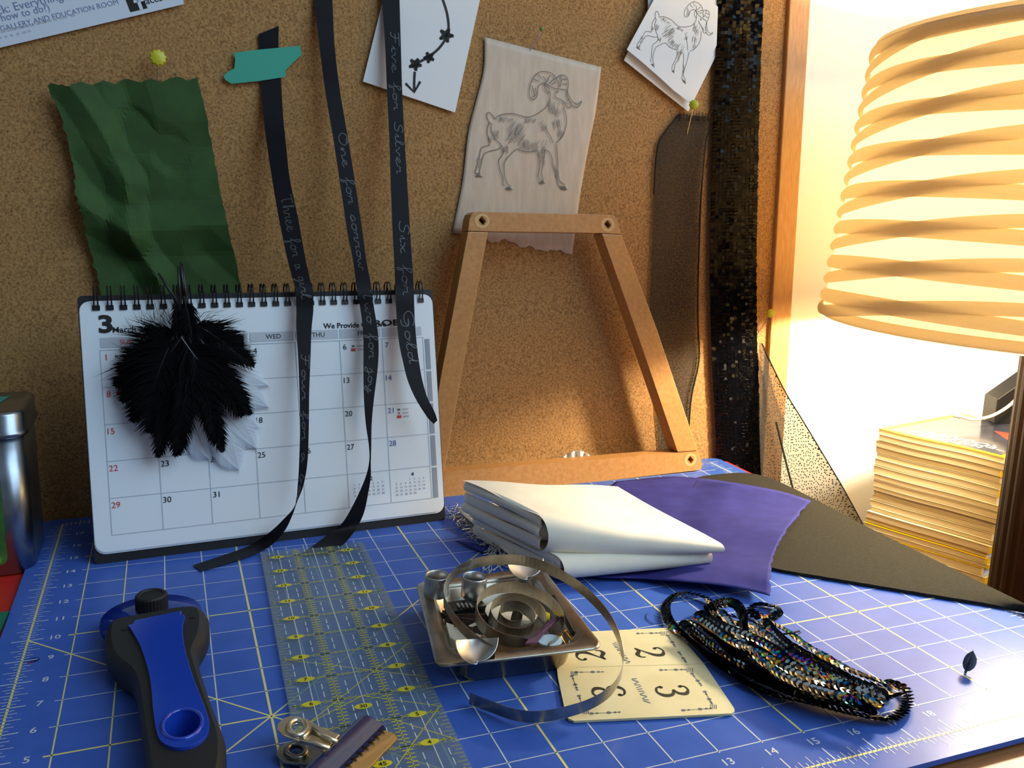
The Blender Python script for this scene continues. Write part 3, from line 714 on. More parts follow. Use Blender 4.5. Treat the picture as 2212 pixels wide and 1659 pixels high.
def ribbon(rows, texts, label):
    t = thing('ribbon', rows[-1][0], label, 'ribbon', 'black ribbons hanging in front of the calendar')
    s = Strip(rows); obj('ribbon_band', s.mesh(), 'ribbon_black', t, True)
    for tx, d0, ln, lo, hi in texts:
        mb = MB(); script(s, tx, d0, ln, lo, hi, mb); obj('handwriting', mb, 'silver_ink', t)
    return s
def d_of(strip_rows, k): return k
r1 = [Brow(558, 74, 602, 56, .08), Brow(561, 110, 602, 104, .09), Brow(564, 180, 607, 174, .12), Yrow(570, 260, 612, 255, 18.9), Yrow(578, 322, 618, 314, 18.4), Yrow(589, 395, 626, 386, 17.8), Yrow(604, 480, 644, 472, 17.1), Yrow(622, 565, 660, 560, 16.3), Crow(637, 622, 673, 620, .42), Crow(640, 665, 677, 665, .42), Crow(640, 710, 673, 710, .5), Crow(644, 770, 671, 770, .65), Crow(647, 850, 668, 850, .8), Crow(648, 930, 667, 930, .9), Crow(646, 1000, 664, 1000, .95), Crow(643, 1050, 655, 1050, .9), Crow(637, 1092, 641, 1086, .85), Crow(612, 1122, 632, 1112, .75), Crow(582, 1150, 614, 1148, .62), Zrow(540, 1178, 580, 1182, .12), Zrow(480, 1200, 520, 1208, .07), Zrow(416, 1221, 434, 1234, .04)]
ribbon(r1, [('Three for a girl', 5.6, 3.75, .06, .9), ('Four for a boy', 11.0, 4.6, -.02, .9)], 'black ribbon fixed with teal tape, its tail trailing furthest across the mat')
r2 = [Brow(672, -60, 714, -60, .1), Brow(679, 0, 718, 0, .15), Brow(690, 100, 723, 100, .5), Yrow(703, 200, 735, 200, 18.7), Yrow(720, 300, 752, 300, 18.2), Yrow(735, 400, 768, 400, 17.6), Yrow(750, 500, 783, 500, 16.9), Yrow(762, 560, 791, 560, 16.4), Crow(771, 625, 803, 625, .42), Crow(778, 665, 808, 665, .42), Crow(784, 715, 816, 715, .5), Crow(785, 760, 818, 760, .55), Crow(785, 805, 815, 805, .65), Crow(786, 860, 808, 860, .75), Crow(790, 915, 803, 915, .8), Crow(797, 965, 802, 965, .85), Crow(797, 1000, 801, 1000, .85), Crow(787, 1038, 801, 1030, .8), Crow(762, 1092, 796, 1062, .72), Crow(739, 1130, 787, 1105, .65), Crow(714, 1150, 772, 1138, .6), Zrow(680, 1176, 747, 1171, .14), Zrow(644, 1200, 714, 1197, .08)]
ribbon(r2, [('One for sorrow', 5.2, 4.9, .1, .95), ('Two for joy', 10.8, 3.3, .1, .95)], 'black ribbon in the middle, twisting at its lower end onto the ruler')
r3 = [Brow(822, -60, 860, -60, .2), Brow(825, 0, 863, 0, .25), Brow(832, 100, 866, 100, .5), Yrow(836, 200, 869, 200, 18.7), Yrow(841, 300, 874, 300, 18.2), Yrow(844, 400, 880, 400, 17.6), Yrow(848, 500, 886, 500, 16.9), Yrow(852, 575, 891, 575, 16.3), Crow(854, 630, 894, 630, .42), Crow(857, 690, 896, 690, .5), Crow(862, 740, 900, 740, .65), Crow(870, 780, 905, 780, .8), Crow(880, 820, 912, 820, .95), Crow(897, 860, 923, 858, 1.1), Crow(922, 900, 938, 888, 1.2), Crow(937, 916, 945, 908, 1.25)]
ribbon(r3, [('Five for Silver', 1.9, 4.9, .15, .9), ('Six for Gold', 8.4, 5.0, .15, .95)], 'short black ribbon ending in the air over the calendar edge')

# teal tape over the first ribbon
tpx = [(505, 114), (560, 107), (648, 99), (652, 118), (630, 138), (617, 152), (617, 166), (560, 175), (500, 181), (486, 172), (483, 164), (492, 155), (506, 148), (508, 128)]
tag(obj('tape_strip', flat_on(BOARD, tpx, .15, .02), 'tape_teal'), 'torn strip of teal paper tape on the cork board', 'tape')

# ------------------------------------------------------------------ feathers hanging over the calendar
def feather(mb_v, mb_q, base, tip, n, wid, barbs=46, seed=0, bend=.1, t0=.12, fluff=.0, ang=.75, smooth=False):
    rn = random.Random(seed); d = tip - base; L = d.length; t = d.normalized(); x = n.cross(t).normalized()
    axis = lambda q: base + d * q + n * (bend * L * math.sin(math.pi * q)) + x * (.05 * L * math.sin(2.2 * q + seed))
    mb_q.tube([axis(q / 8) for q in range(9)], [.03 * (1 - .85 * q / 8) for q in range(9)], 5)
    for side in (-1, 1):
        for k in range(barbs):
            q = t0 + (1 - t0) * k / (barbs - 1); p = axis(q); w = wid * (math.sin(math.pi * min(1, (q - t0) / (1 - t0) * .8 + .22)) ** .6) * (1 if smooth else rn.uniform(.85, 1.1))
            w *= (max(0, 1 - q) ** .55 * 1.5 if smooth else 1) * (1 + 0)
            w *= 1 + (fluff * rn.random() if q < .45 else 0)
            f = t * w * (ang + .5 * q) * (1 if smooth else rn.uniform(.8, 1.2)); o = x * side * w
            z = n * (rn.uniform(-.06, .06) * (.1 if smooth else 1) + (.25 * fluff * rn.random() * w if q < .45 else 0))
            hw = t * ((1.0 if smooth else .5) * L / barbs + .02); m = p + o * .55 + f * .4 + z; e = p + o + f * 1.05 + z * 1.5 - n * .03
            mb_v.add([p - hw, p + hw, m + hw * .9, m - hw * .9, e], [(0, 1, 2, 3), (3, 2, 4)])
def plume(root, name, bpx, tpx_, h0, h1, wid, mat, seed, **kw):
    v, q = MB(), MB(); b, t = CAL.at(*bpx, h0), CAL.at(*tpx_, h1); feather(v, q, b, t, CAL.n, wid, seed=seed, **kw)
    o = obj(name, v, mat, root); obj('quill', q, 'quill' if mat != 'feather_white' else 'feather_white', o)
fb_ = thing('feather_bunch', CAL.at(395, 990, .4), 'bunch of black and white feathers hung over the calendar top', 'feathers')
for i, (b, t, w) in enumerate([((420, 800), (583, 842), .32), ((430, 820), (584, 884), .34), ((430, 850), (563, 968), .38), ((430, 870), (527, 1014), .42), ((415, 880), (455, 993), .36), ((430, 830), (560, 930), .34)]):
    plume(fb_, 'white_feather', b, t, .25, .12, w, 'feather_white', i + 50, barbs=90, bend=.02, ang=1.5, smooth=True)
tips = [((395, 722), (268, 772), .5), ((395, 722), (252, 805), .5), ((395, 722), (252, 842), .5), ((395, 722), (268, 875), .45), ((395, 710), (285, 915), .45), ((395, 722), (300, 752), .48), ((400, 712), (525, 745), .4), ((400, 712), (550, 792), .42), ((405, 700), (535, 770), .45), ((405, 700), (545, 870), .45), ((405, 720), (548, 895), .42), ((405, 710), (520, 905), .45), ((400, 720), (468, 985), .42), ((400, 720), (458, 965), .42), ((392, 720), (386, 990), .42), ((390, 720), (356, 994), .45), ((390, 720), (330, 940), .6), ((390, 720), (305, 900), .6), ((393, 720), (372, 985), .5), ((398, 720), (360, 890), .9), ((398, 720), (430, 890), .9), ((396, 640), (400, 760), .3), ((396, 725), (330, 830), .75), ((396, 725), (470, 830), .75), ((396, 640), (388, 800), .27), ((398, 640), (412, 790), .27)]
for i, (b, t, w) in enumerate(tips):
    plume(fb_, 'black_feather', b, t, .55 + .02 * i, .3 + .015 * i, w, 'feather_black', i, barbs=52, bend=.05 + .03 * (i % 3), fluff=.9 if i in (0, 5, 6, 21, 22, 23) else .35, ang=.9)
fl = MB(); rn = random.Random(5)
for k in range(170):
    a = rn.uniform(-math.pi * .9, -.06 * math.pi) if k % 3 else rn.uniform(2.2, 4.2); cx, cy = (400 + 75 * math.cos(a) * rn.uniform(.6, 1.2), 745 + 55 * math.sin(a) * rn.uniform(.5, 1)); ln = rn.uniform(25, 85)
    a2 = a + rn.uniform(-.5, .5); p0 = CAL.at(cx, cy, .8); p1 = CAL.at(cx + ln * .6 * math.cos(a2), cy + ln * .5 * math.sin(a2), .85); p2 = CAL.at(cx + ln * math.cos(a2 + .25), cy + .8 * ln * math.sin(a2 + .25), .75)
    fl.tube([p0, p1, p2], [.008, .006, .002], 3, False)
obj('loose_barbs', fl, 'feather_black', fb_)
for i, (a, b, c) in enumerate((((342, 590), (375, 640), (400, 700)), ((390, 566), (396, 620), (402, 700)), ((385, 575), (388, 630), (392, 700)), ((394, 570), (402, 640), (408, 700)))):
    obj('quill_stem', MB().tube([CAL.at(*a, .7), CAL.at(*b, .7), CAL.at(*c, .2)], [.03, .055, .05], 6), 'quill', fb_, True)

# ------------------------------------------------------------------ wooden trapezoid frame leaning on the board
wf = thing('trapezoid_frame', FRM.pt(17.5, 0, -.3), 'beech wood trapezoid frame leaning against the cork board', 'frame')
FT = .75
def bar(name, px, holes=(), rx=()):
    hs = []
    for hx, hy in holes:
        c = FRM.at(hx, hy); hs.append([c + FRM.u * x + FRM.v * y for x, y in ((-.13, .02), (-.02, .15), (.13, -.02), (.02, -.15))])
    o = obj(name, MB().poly([FRM.at(x, y) for x, y in px], hs, -FRM.n * FT), 'beech', wf, bevel=.04)
    for hx, hy in holes:
        c = FRM.at(hx, hy)
        ring = MB().poly([p + FRM.n * .004 for p in ell(c, FRM.u, FRM.v, .27, .25, 24)], [[p + FRM.n * .004 for p in ell(c, FRM.u, FRM.v, .17, .17, 24)]]); obj('hole_ring', ring, 'beech_pale', o)
        obj('hole_interior', MB().poly([p - FRM.n * .3 for p in ell(c, FRM.u, FRM.v, .2, .2, 8)]), 'hole_shade', o)  # near-black plate set in the peg hole, painted as the shade inside
    return o
bar('frame_bar', [(1011, 499), (1014, 475), (1018, 463), (1024, 458), (1034, 457), (1200, 461), (1318, 464), (1328, 467), (1333, 475), (1343, 506), (1304, 504), (1200, 502), (1056, 500)], [(1042, 477), (1313, 485)])
bar('frame_bar', [(1300, 504.5), (1343, 506.5), (1420, 712), (1508, 974), (1464, 977), (1390, 760)])
bar('frame_bar', [(1011, 500), (1055, 501), (1018, 700), (960, 1019), (918, 1022), (952, 815)])
bar('frame_bar', [(914, 1023), (1100, 1008), (1300, 992), (1464, 978), (1508, 975), (1513, 985), (1517, 1005), (1514, 1013), (1506, 1016), (1300, 1039), (1100, 1058), (912, 1078)], [(1492, 993)])

# frayed cotton edge peeping over the bottom bar
wl = [(1090, 1016), (1150, 1003), (1190, 995), (1212, 989), (1228, 980), (1245, 974), (1262, 977), (1276, 986), (1281, 992)]
PB = Plane((0, 18.0, 0), (1, 0, 0), (0, .05, 1))
m = MB().grid([[PB.at(x, y + (1.5 if i % 2 else -1.5), .1 * math.sin(i)) for i, (x, y) in enumerate(cr_) ] for cr_ in ([(p.x, p.y) for p in cr([(*p, 0) for p in wl], 6)], [(p.x, p.y + 22) for p in cr([(*p, 0) for p in wl], 6)])], V(0, .08, 0))
tag(obj('cotton_scrap', m, 'cotton'), 'frayed white cotton edge behind the wooden frame', 'cloth')

# ------------------------------------------------------------------ grey felt, purple cloth, folded cotton
fl_px = [(1452, 1058), (1500, 1033), (1545, 1025), (1600, 1021), (1645, 1027), (1700, 1048), (1790, 1094), (1880, 1141), (2050, 1224), (2212, 1303), (2252, 1323)]
nr_px = [(1430, 1080), (1470, 1110), (1510, 1140), (1555, 1170), (1600, 1198), (1640, 1215), (1681, 1229), (1800, 1249), (2000, 1282), (2130, 1303), (2252, 1325)]
def felt_h(s, t): return .1 + .22 * t * (1 - s) + .05 * math.sin(6 * t + 2 * s) * (1 - s)
rows = ruled(MAT, fl_px, nr_px, 16, 60, lambda s, t: felt_h(s, t))
for r in rows[::1]: r[-1] += V(0, random.uniform(-.015, .015), 0)
tag(obj('felt_sheet', MB().grid(rows, V(0, 0, -.085)), 'felt_grey', smooth=False), 'dark grey felt sheet lying over the mat edge', 'felt')

pl = [(1240, 1120), (1290, 1080), (1340, 1050), (1385, 1037), (1420, 1030)]
far = [(1330, 1040), (1400, 1033), (1460, 1029), (1540, 1036), (1620, 1048), (1690, 1062), (1752, 1081)]
near = [(1180, 1180), (1260, 1240), (1380, 1249), (1480, 1256), (1560, 1264), (1620, 1275), (1664, 1286)]
def pur(s, t):
    edge = t * t
    return .36 + .10 * math.sin(5 * t + 4 * s) * (.4 + .6 * t) + .16 * edge * (1 - s) - .2 * max(0, s - .55) * 1.2 + .06 * math.sin(14 * s + 3 * t) * t
rows = []
nv, nu = 46, 40
fa_, ne_ = resample(cr([(*p, 0) for p in far], 5), nv), resample(cr([(*p, 0) for p in near], 5), nv)
for i in range(nv):
    t = i / (nv - 1); row = []
    for j in range(nu):
        s = j / (nu - 1); q = fa_[i].lerp(ne_[i], s); q = q + V(-30 * math.sin(math.pi * s) * t ** 6, 0, 0)
        hh = max(.14, pur(s, t)); k_ = max(0, min(1, (t - .42) / .2)); row.append(MAT.at(q.x, q.y, .14 + (hh - .14) * k_ * k_ * (3 - 2 * k_)))
    rows.append(row)
for j in range(nu): rows[-1][j] += V(random.uniform(-.06, .06), 0, 0)
pc = thing('purple_cloth', rows[20][20], 'purple-blue cotton cloth spread beneath the folded white cotton', 'cloth')
obj('cloth_sheet', MB().grid(rows, V(0, 0, -.02)), 'purple_cloth', pc, True)
obj('cloth_corner', MB().poly([atz(x, y, .1) for x, y in ((985, 1168), (1010, 1172), (1060, 1178), (1100, 1190), (1120, 1200), (1040, 1190))], (), V(0, 0, -.03)), 'purple_cloth', pc)

# folded cotton: nested C folds with the fold at the front
wc = thing('folded_cotton', (14.5, 11, 0), 'folded white cotton cloth with a frayed edge', 'cloth')
def fold(name, FL, FR, BL, BR, zt, th, layers, seed, taper=.25, wr=.03):
    """FL.. are XY corners, zt top height at (u=0 front, u=0 back, u=1 front, u=1 back), th thickness at u=0."""
    n = 30
    for k in range(layers):
        ins = k / layers; rows = []; rn = random.Random(seed + k)
        for i in range(n + 1):
            u = i / n; row = []
            thick = th * (1 - (1 - taper) * max(0, (u - .05) / .95) ** 1.3) * (1 - ins) ; r = thick / 2
            prof = []
            for a in range(22): prof.append((1 - a / 21 * .97, 1))
            for a in range(1, 12): q = math.pi * a / 12; prof.append((.03 - .0 - math.sin(q) * .11 * (thick / .9 + .1) + 0 * ins, math.cos(q)))
            for a in range(16): prof.append((.03 + a / 15 * .9, -1))
            for v, side in prof:
                v2 = v + ins * .16 * (1 if v < .5 else 0)
                f = V(*FL).lerp(V(*FR), u); b = V(*BL).lerp(V(*BR), u); xy = f.lerp(b, v2)
                zz = lerp(lerp(zt[0], zt[1], max(0, v2)), lerp(zt[2], zt[3], max(0, v2)), u)
                mid = zz - th * (1 - (1 - taper) * u ** 1.3) / 2
                w = wr * (math.sin(5 * u + 6 * v + seed) + .6 * math.sin(11 * u - 7 * v + 2 * seed)) * (1 if side > 0 else .3) * min(1, 4 * max(0, v2 + .1))
                sag = -.10 * math.sin(math.pi * max(0, min(1, v2))) * math.sin(math.pi * u) * (side > 0)
                e = (V(*BL) - V(*FL)).normalized()
                row.append(V(xy.x - (.10 * k if u == 0 else 0) * 0, xy.y, mid + r * side + w + sag))
            rows.append(row)
        obj(name, MB().grid(rows), 'cotton', wc, True)
def end_panel(F, B, zt, th, n):
    """The folded layers seen at the open end: n soft bulging pleats one above another."""
    F, B = V(*F), V(*B); d = (B - F).normalized(); out = V(d.y, -d.x)
    if out.x > 0: out = -out
    for k in range(n):
        rows = []
        for i in range(21):
            v = -.02 + 1.0 * i / 20; sq_ = 1 - .35 * max(0, v - .5); row = []
            for j in range(7):
                q = j / 6; z = zt - th * (k + q) / n; bul = math.sin(math.pi * q) ** .6 * (.10 + .05 * math.sin(3 * v + k * 2)) - .10 + .03 * k
                p = F.lerp(B, v) + out * bul; row.append(V(p.x, p.y, z + .04 * math.sin(4 * v + k)))
            rows.append(row)
        obj('folded_edge', MB().grid(rows, V(.02, .01, 0)), 'cotton', wc, True)
fold('cloth_layer', (12.75, 9.55), (17.75, 7.95), (11.7, 13.2), (16.55, 12.1), (1.88, 1.86, 1.01, 1.51), 1.08, 2, 3)
end_panel((12.75, 9.55), (11.7, 13.2), 1.86, 1.02, 3)
fold('cloth_layer', (13.1, 8.95), (17.55, 8.35), (11.9, 12.9), (16.9, 12.4), (.86, .86, .78, .8), .68, 2, 11, taper=.75, wr=.02)
end_panel((13.1, 8.95), (11.9, 12.9), .84, .64, 2)
# frayed lower flap and its loose threads
flap = MB().grid([[atz(*(V(985 + 15 * j, 1098 + 13 * j, 0).lerp(V(1075 + 14 * j, 1085 + 12 * j, 0), i / 6))[:2], .28 + .05 * math.sin(i + j)) for j in range(9)] for i in range(7)], V(0, 0, -.02))
obj('frayed_flap', flap, 'cotton', wc, True)
th_ = MB(); rn = random.Random(9)
for k in range(90):
    q = rn.random(); a = V(1000 + 105 * q, 1095 + 100 * q, 0); ang = rn.uniform(2.2, 4.6)
    pts = [a]; z = [.26]
    for i in range(6):
        ang += rn.uniform(-1.1, 1.1); pts.append(pts[-1] + V(math.cos(ang) * rn.uniform(4, 11), -math.sin(ang) * rn.uniform(2, 8) * .8 + 2, 0)); z.append(max(.02, z[-1] - rn.uniform(-.03, .09)))
    th_.tube([atz(p.x, p.y, zz) for p, zz in zip(cr(pts, 3), [z[min(6, i // 3)] for i in range(19)])], .012, 4, False)
for k in range(26):
    a = V(1060 + rn.uniform(0, 30), 1195 + rn.uniform(0, 20), 0); pts = [a]
    ang = rn.uniform(0, 6)
    for i in range(5): ang += rn.uniform(-1, 1); pts.append(pts[-1] + V(math.cos(ang) * 9, math.sin(ang) * 5 + 2.5, 0))
    th_.tube([atz(p.x, p.y, .05) for p in cr(pts, 3)], .012, 4, False)
obj('loose_threads', th_, 'thread_white', wc)

# ------------------------------------------------------------------ silver tin box, left
tb_ = thing('tin_box', (-2.6, 15.8, -.12), 'silver tin box with a green label standing by the mat corner', 'tin')
def rl(x0, y0, x1, y1, r, z): return [V(x, y, z) for x, y in rrect(x0, y0, x1, y1, r, 6)]
tx0, ty0, tx1, ty1 = -5.6, 14.42, -.38, 17.3
obj('tin_body', MB().loft([rl(tx0 + .08, ty0 + .08, tx1 - .08, ty1 - .08, .5, -.12), rl(tx0, ty0, tx1, ty1, .5, -.04), rl(tx0, ty0, tx1, ty1, .5, 3.85)]), 'tin', tb_, True)
obj('tin_lid', MB().loft([rl(tx0 - .05, ty0 - .05, tx1 + .05, ty1 + .05, .52, z) for z in (3.8,)] + [rl(tx0 - .1, ty0 - .1, tx1 + .1, ty1 + .1, .55, z) for z in (3.84, 3.93)] + [rl(tx0 - .05, ty0 - .05, tx1 + .05, ty1 + .05, .52, z) for z in (3.98, 4.42)] + [rl(tx0 - .0, ty0 - .0, tx1 + .0, ty1 + .0, .5, 4.5), rl(tx0 + .12, ty0 + .12, tx1 - .12, ty1 - .12, .4, 4.5), rl(tx0 + .2, ty0 + .2, tx1 - .2, ty1 - .2, .4, 4.44)]), 'tin', tb_, True)
lb = MB().poly([V(x, ty0 - .012, z) for x, z in rrect(tx0 + .5, .25, tx1 - .62, 3.45, .2)]); lo_ = obj('tin_label', lb, 'tin_label', tb_)
obj('lid_label', MB().poly([V(x, y, 4.452) for x, y in ((tx0 + .4, ty0 + .5), (-1.3, ty0 + .5), (-.95, ty1 - .4), (tx0 + .4, ty1 - .4))]), 'tin_label_teal', tb_)
lm = MB(); rn = random.Random(2)
for k in range(10):
    z = .35 + rn.random() * 1.0; lm.poly(ell(V(tx1 - .8 - rn.random() * .25, ty0 - .018, z), X, Z, .07, .12, 8))
obj('label_leaves', lm, 'pin_green', lo_)

# ------------------------------------------------------------------ steel pan with odds and ends
PC = [atz(898, 1258, .8), atz(1170, 1222, .8), atz(1305, 1398, .8), atz(943, 1440, .8)]    # back-left, back-right, front-right, front-left
def pq(u, v, z):
    p = PC[3].lerp(PC[2], u).lerp(PC[0].lerp(PC[1], u), v); return V(p.x, p.y, z)
def ploop(i, z, r): return [pq(x, y, z) for x, y in rrect(i, i * .82, 1 - i, 1 - i * .82, r, 6)]
pan = thing('steel_pan', pq(.5, .5, 0), 'shallow steel pan full of metal odds and ends', 'pan')
obj('pan_shell', MB().loft([ploop(.17, .01, .10), ploop(.15, .10, .12), ploop(.125, .68, .12), ploop(.10, .745, .10), ploop(.01, .73, .07), ploop(0, .75, .07), ploop(0, .79, .07), ploop(.012, .81, .07), ploop(.085, .80, .10), ploop(.105, .76, .12), ploop(.14, .14, .12), ploop(.17, .06, .10)]), 'pan_steel', pan, True)

def single(name, mb, mat, label, cat, group=None, smooth=False): return tag(obj(name, mb, mat, smooth=smooth), label, cat, group)
PG = 'odds and ends in the steel pan'
# tubes at the back corner of the pan
for px, py, lab in ((942, 1284, 'short steel tube at the pan corner, furthest from the folded cotton'), (1022, 1287, 'short steel tube standing beside the spring coil')):
    c = atz(px, py, .80); a = V(.06, -.03, 1)
    single('steel_tube', MB().lathe(c, [(.30, 0), (.31, .02), (.31, .50), (.295, .53), (.27, .50), (.265, .02), (.30, 0)], 28, a), 'steel', lab, 'tube', None, True)
# filling
def strip3(pts, w, d, mat_t=.03):
    m = MB(); a = [Vector(p) for p in pts]; return m.grid([[p, p + d * w] for p in a], V(.01, .02, 0))
fc = [('plastic_clip', MB().poly([atz(x, y, .62) for x, y in ((958, 1312), (1035, 1300), (1050, 1318), (968, 1333))], (), V(0, 0, .12)), 'plastic_black', 'black ridged plastic clip lying under the steel tubes', 'clip'),
      ('plastic_block', MB().poly([atz(x, y, .45) for x, y in ((955, 1330), (1040, 1322), (1060, 1350), (975, 1365))], (), V(0, 0, .14)), 'plastic_black', 'black plastic block deep in the steel pan', 'block'),
      ('paper_tag', MB().poly([atz(x, y, .66) for x, y in ((975, 1358), (1000, 1350), (1040, 1375), (1000, 1392), (985, 1402))], (), V(0, 0, .012)), 'scrap_paper', 'torn cream paper tag at the near corner of the pan', 'paper'),
      ('paper_tag', MB().poly([atz(x, y, .7) for x, y in ((1012, 1352), (1030, 1344), (1042, 1352), (1030, 1364))], (), V(0, 0, .012)), 'scrap_paper', 'small cream paper chip between the rusty strips', 'paper'),
      ('paper_disc', MB().poly([p + V(0, 0, .74) for p in ell(V(*atz(1105, 1322, .74)[:2], 0), X, Y, .62, .72, 24)], (), V(0, 0, .012)), 'scrap_paper', 'cream paper disc underneath the coiled spring', 'paper'),
      ('watch_glass', MB().poly([p + V(0, 0, .76) for p in ell(V(*atz(1188, 1385, .76)[:2], 0), X, Y, .28, .26, 24)], (), V(0, 0, .03)), 'plastic_pale', 'round pale watch glass in the front of the pan', 'glass'),
      ('yellow_tab', MB().poly([atz(x, y, .82) for x, y in ((1176, 1323), (1188, 1328), (1187, 1342), (1178, 1338))], (), V(0, .02, .03)), 'yellow_plastic', 'tiny bright yellow plastic tab inside the pan', 'tab'),
      ('cream_bracket', MB().poly([atz(x, y, .5) for x, y in ((960, 1362), (977, 1368), (977, 1400), (968, 1395))], (), V(.04, 0, .2)), 'scrap_paper', 'small cream bracket against the pan side', 'bracket')]
for a in fc: single(*a)
ridg = bpy.data.objects.get('plastic_clip')
rm = MB()
for k in range(4):
    p0, p1 = atz(988 + 9 * k, 1304, .78), atz(994 + 9 * k, 1313, .78); rm.tube([p0, p1], .03, 5)
obj('ridge', rm, 'steel_dark', ridg)
pm = MB(); P0, P1 = atz(1203, 1337, .9), atz(1145, 1388, .86)
pm.tube([P0.lerp(P1, .0), P0.lerp(P1, .62)], .05, 6)
for k in range(12):
    q = P0.lerp(P1, .02 + .05 * k); pm.tube([q - X * .07 + Y * -.04, q + Z * .09, q + X * .07 + Y * .04], .025, 5)
pm.poly([P0.lerp(P1, .62) + V(-.08, .05, 0), P0.lerp(P1, .62) + V(.08, -.05, 0), P0.lerp(P1, 1) + V(.12, -.03, -.05), P0.lerp(P1, 1) + V(-.1, .02, -.05)], (), V(0, 0, .05))
single('plastic_plug', pm, 'purple_plastic', 'ribbed purple plastic wall plug in the pan', 'wall plug')
for k, (a, b, c) in enumerate((((950, 1335), (990, 1345), (1040, 1352)), ((965, 1345), (1010, 1365), (1050, 1372)), ((960, 1352), (985, 1340), (1060, 1338)), ((1000, 1375), (1040, 1362), (1090, 1368)))):
    single('rusty_strip', strip3(cr([atz(*a, .55), atz(*b, .7), atz(*c, .58)], 5), .14, Z), 'rust', 'rusty brown metal strip lying in the pan', 'metal strip', PG)
for k, (a, b) in enumerate((((1210, 1372), (1222, 1392)), ((1222, 1365), (1236, 1382)), ((1196, 1392), (1215, 1398)), ((1228, 1388), (1240, 1392)), ((1150, 1392), (1168, 1397)))):
    p, q = atz(*a, .7), atz(*b, .68); single('brass_screw', MB().tube([p, p.lerp(q, .15), p.lerp(q, .16), q], [.06, .06, .028, .015], 8), 'brass', 'small brass screw in the front corner of the pan', 'screw', PG)
single('dark_rod', MB().tube([atz(1196, 1290, .85), atz(1240, 1370, .72)], .07, 8), 'plastic_black', 'dark plastic rod along the pan side', 'rod')

# ------------------------------------------------------------------ clock mainspring: coil, wide loop and hooked ends
SP = Plane(atz(1112, 1326, 1.18), (1, 0, -.06), (0, .951, .309))
ms = thing('clock_spring', SP.o - V(0, 0, .4), 'coiled steel clock spring with one wide loop leaving the pan', 'spring')
pts = []
rad = [(0, .07), (.5, .19), (1, .40), (1.5, .46), (2, .62), (2.5, .69), (3, .98), (3.6, 1.1)]
for k in range(0, 180):
    t = 3.55 * k / 179
    for (a, ra), (b, rb_) in zip(rad, rad[1:]):
        if a <= t <= b: r = lerp(ra, rb_, (t - a) / (b - a)); break
    q = 2.2 - 2 * math.pi * t; pts.append(SP.pt(r * 1.02 * math.cos(q) + .06 * t / 3, r * 1.0 * math.sin(q), .02 * t))
obj('coil', MB().grid([[p, p - SP.n * .34] for p in pts], V(.008, .008, 0)), 'steel_dark', ms)
LP = [(1070, 1397, 1.1), (1035, 1376, 1.14), (1000, 1347, 1.2), (972, 1312, 1.28), (958, 1280, 1.36), (965, 1250, 1.45), (990, 1222, 1.55), (1030, 1205, 1.64), (1080, 1198, 1.7), (1135, 1201, 1.72), (1190, 1219, 1.7), (1250, 1255, 1.62), (1300, 1302, 1.5), (1330, 1347, 1.36), (1346, 1397, 1.16), (1345, 1435, .98), (1325, 1475, .78), (1285, 1504, .62), (1230, 1524, .52), (1165, 1536, .44), (1110, 1531, .38), (1060, 1514, .35), (1014, 1497, .34)]
lp = cr([atz(*p) for p in LP], 6)
ld = [V(0, 0, -1) for _ in lp]
obj('wide_loop', MB().grid([[p, p + V(.02, .06, -.30)] for p in lp], V(.008, .008, 0)), 'steel_dark', ms)
def hook(name, cx, top, bot, w, z, dep, tilt=0):
    rows = []
    for i in [11 * (1 - (1 - m_ / 19) ** 1.6) for m_ in range(20)]:
        y = top + (bot - top) * i / 11; q = max(0, 1 - ((i / 11) ** 2.2)) ** .5 * w + .5; row = []
        for j in range(11):
            s = j / 5 - 1; p = atz(cx + s * q + tilt * i / 11, y - 3 * s, z - .3 * i / 11); row.append(p + ray(cx, y).normalized() * dep * 1.3 * (1 - s * s) * (1 - .6 * (i / 11) ** 2))
        rows.append(row)
    o_ = obj(name, MB().grid(rows), 'steel', ms, True); obj('hook_rim', MB().tube([r[0] for r in rows] + [r[-1] for r in rows[::-1]], .014, 5), 'steel', o_, True)
hook('hooked_end', 1030, 1380, 1432, 45, 1.25, .28)
hook('hooked_end', 1134, 1208, 1249, 38, 1.35, .2, 4)

# ------------------------------------------------------------------ printed card with 2 and 3
kc = thing('number_card', atz(1400, 1460, 0), 'cream printed card with the numbers 2 and 3', 'card')
kp = [(1195, 1368), (1440, 1356), (1452, 1357), (1461, 1363), (1490, 1398), (1521, 1434), (1586, 1530), (1587, 1536), (1580, 1541), (1240, 1557), (1228, 1552), (1222, 1542), (1205, 1462)]
obj('card_sheet', MB().poly([atz(x, y, .07) for x, y in kp], (), V(0, 0, -.05)), 'card_cream', kc)
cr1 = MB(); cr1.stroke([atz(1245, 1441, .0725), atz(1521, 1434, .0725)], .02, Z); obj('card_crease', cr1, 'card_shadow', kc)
ku = (atz(1560, 1541, .07) - atz(1260, 1556, .07)).normalized(); kv = Z.cross(ku)
DG = {'2': [[(-.36, .36, .05), (-.34, .56, .06), (-.05, .7, .05), (.3, .56, .13), (.3, .22, .13), (0, -.16, .06), (-.4, -.58, .03)], [(-.4, -.58, .05), (-.12, -.46, .1), (.18, -.6, .12), (.42, -.5, .06), (.46, -.28, .04)]],
      '3': [[(-.34, .44, .05), (-.24, .64, .06), (.02, .7, .06), (.3, .52, .13), (.24, .22, .1), (-.06, .06, .04)], [(-.06, .06, .04), (.3, -.06, .1), (.38, -.4, .14), (.12, -.68, .07), (-.22, -.64, .06), (-.36, -.42, .05)]]}
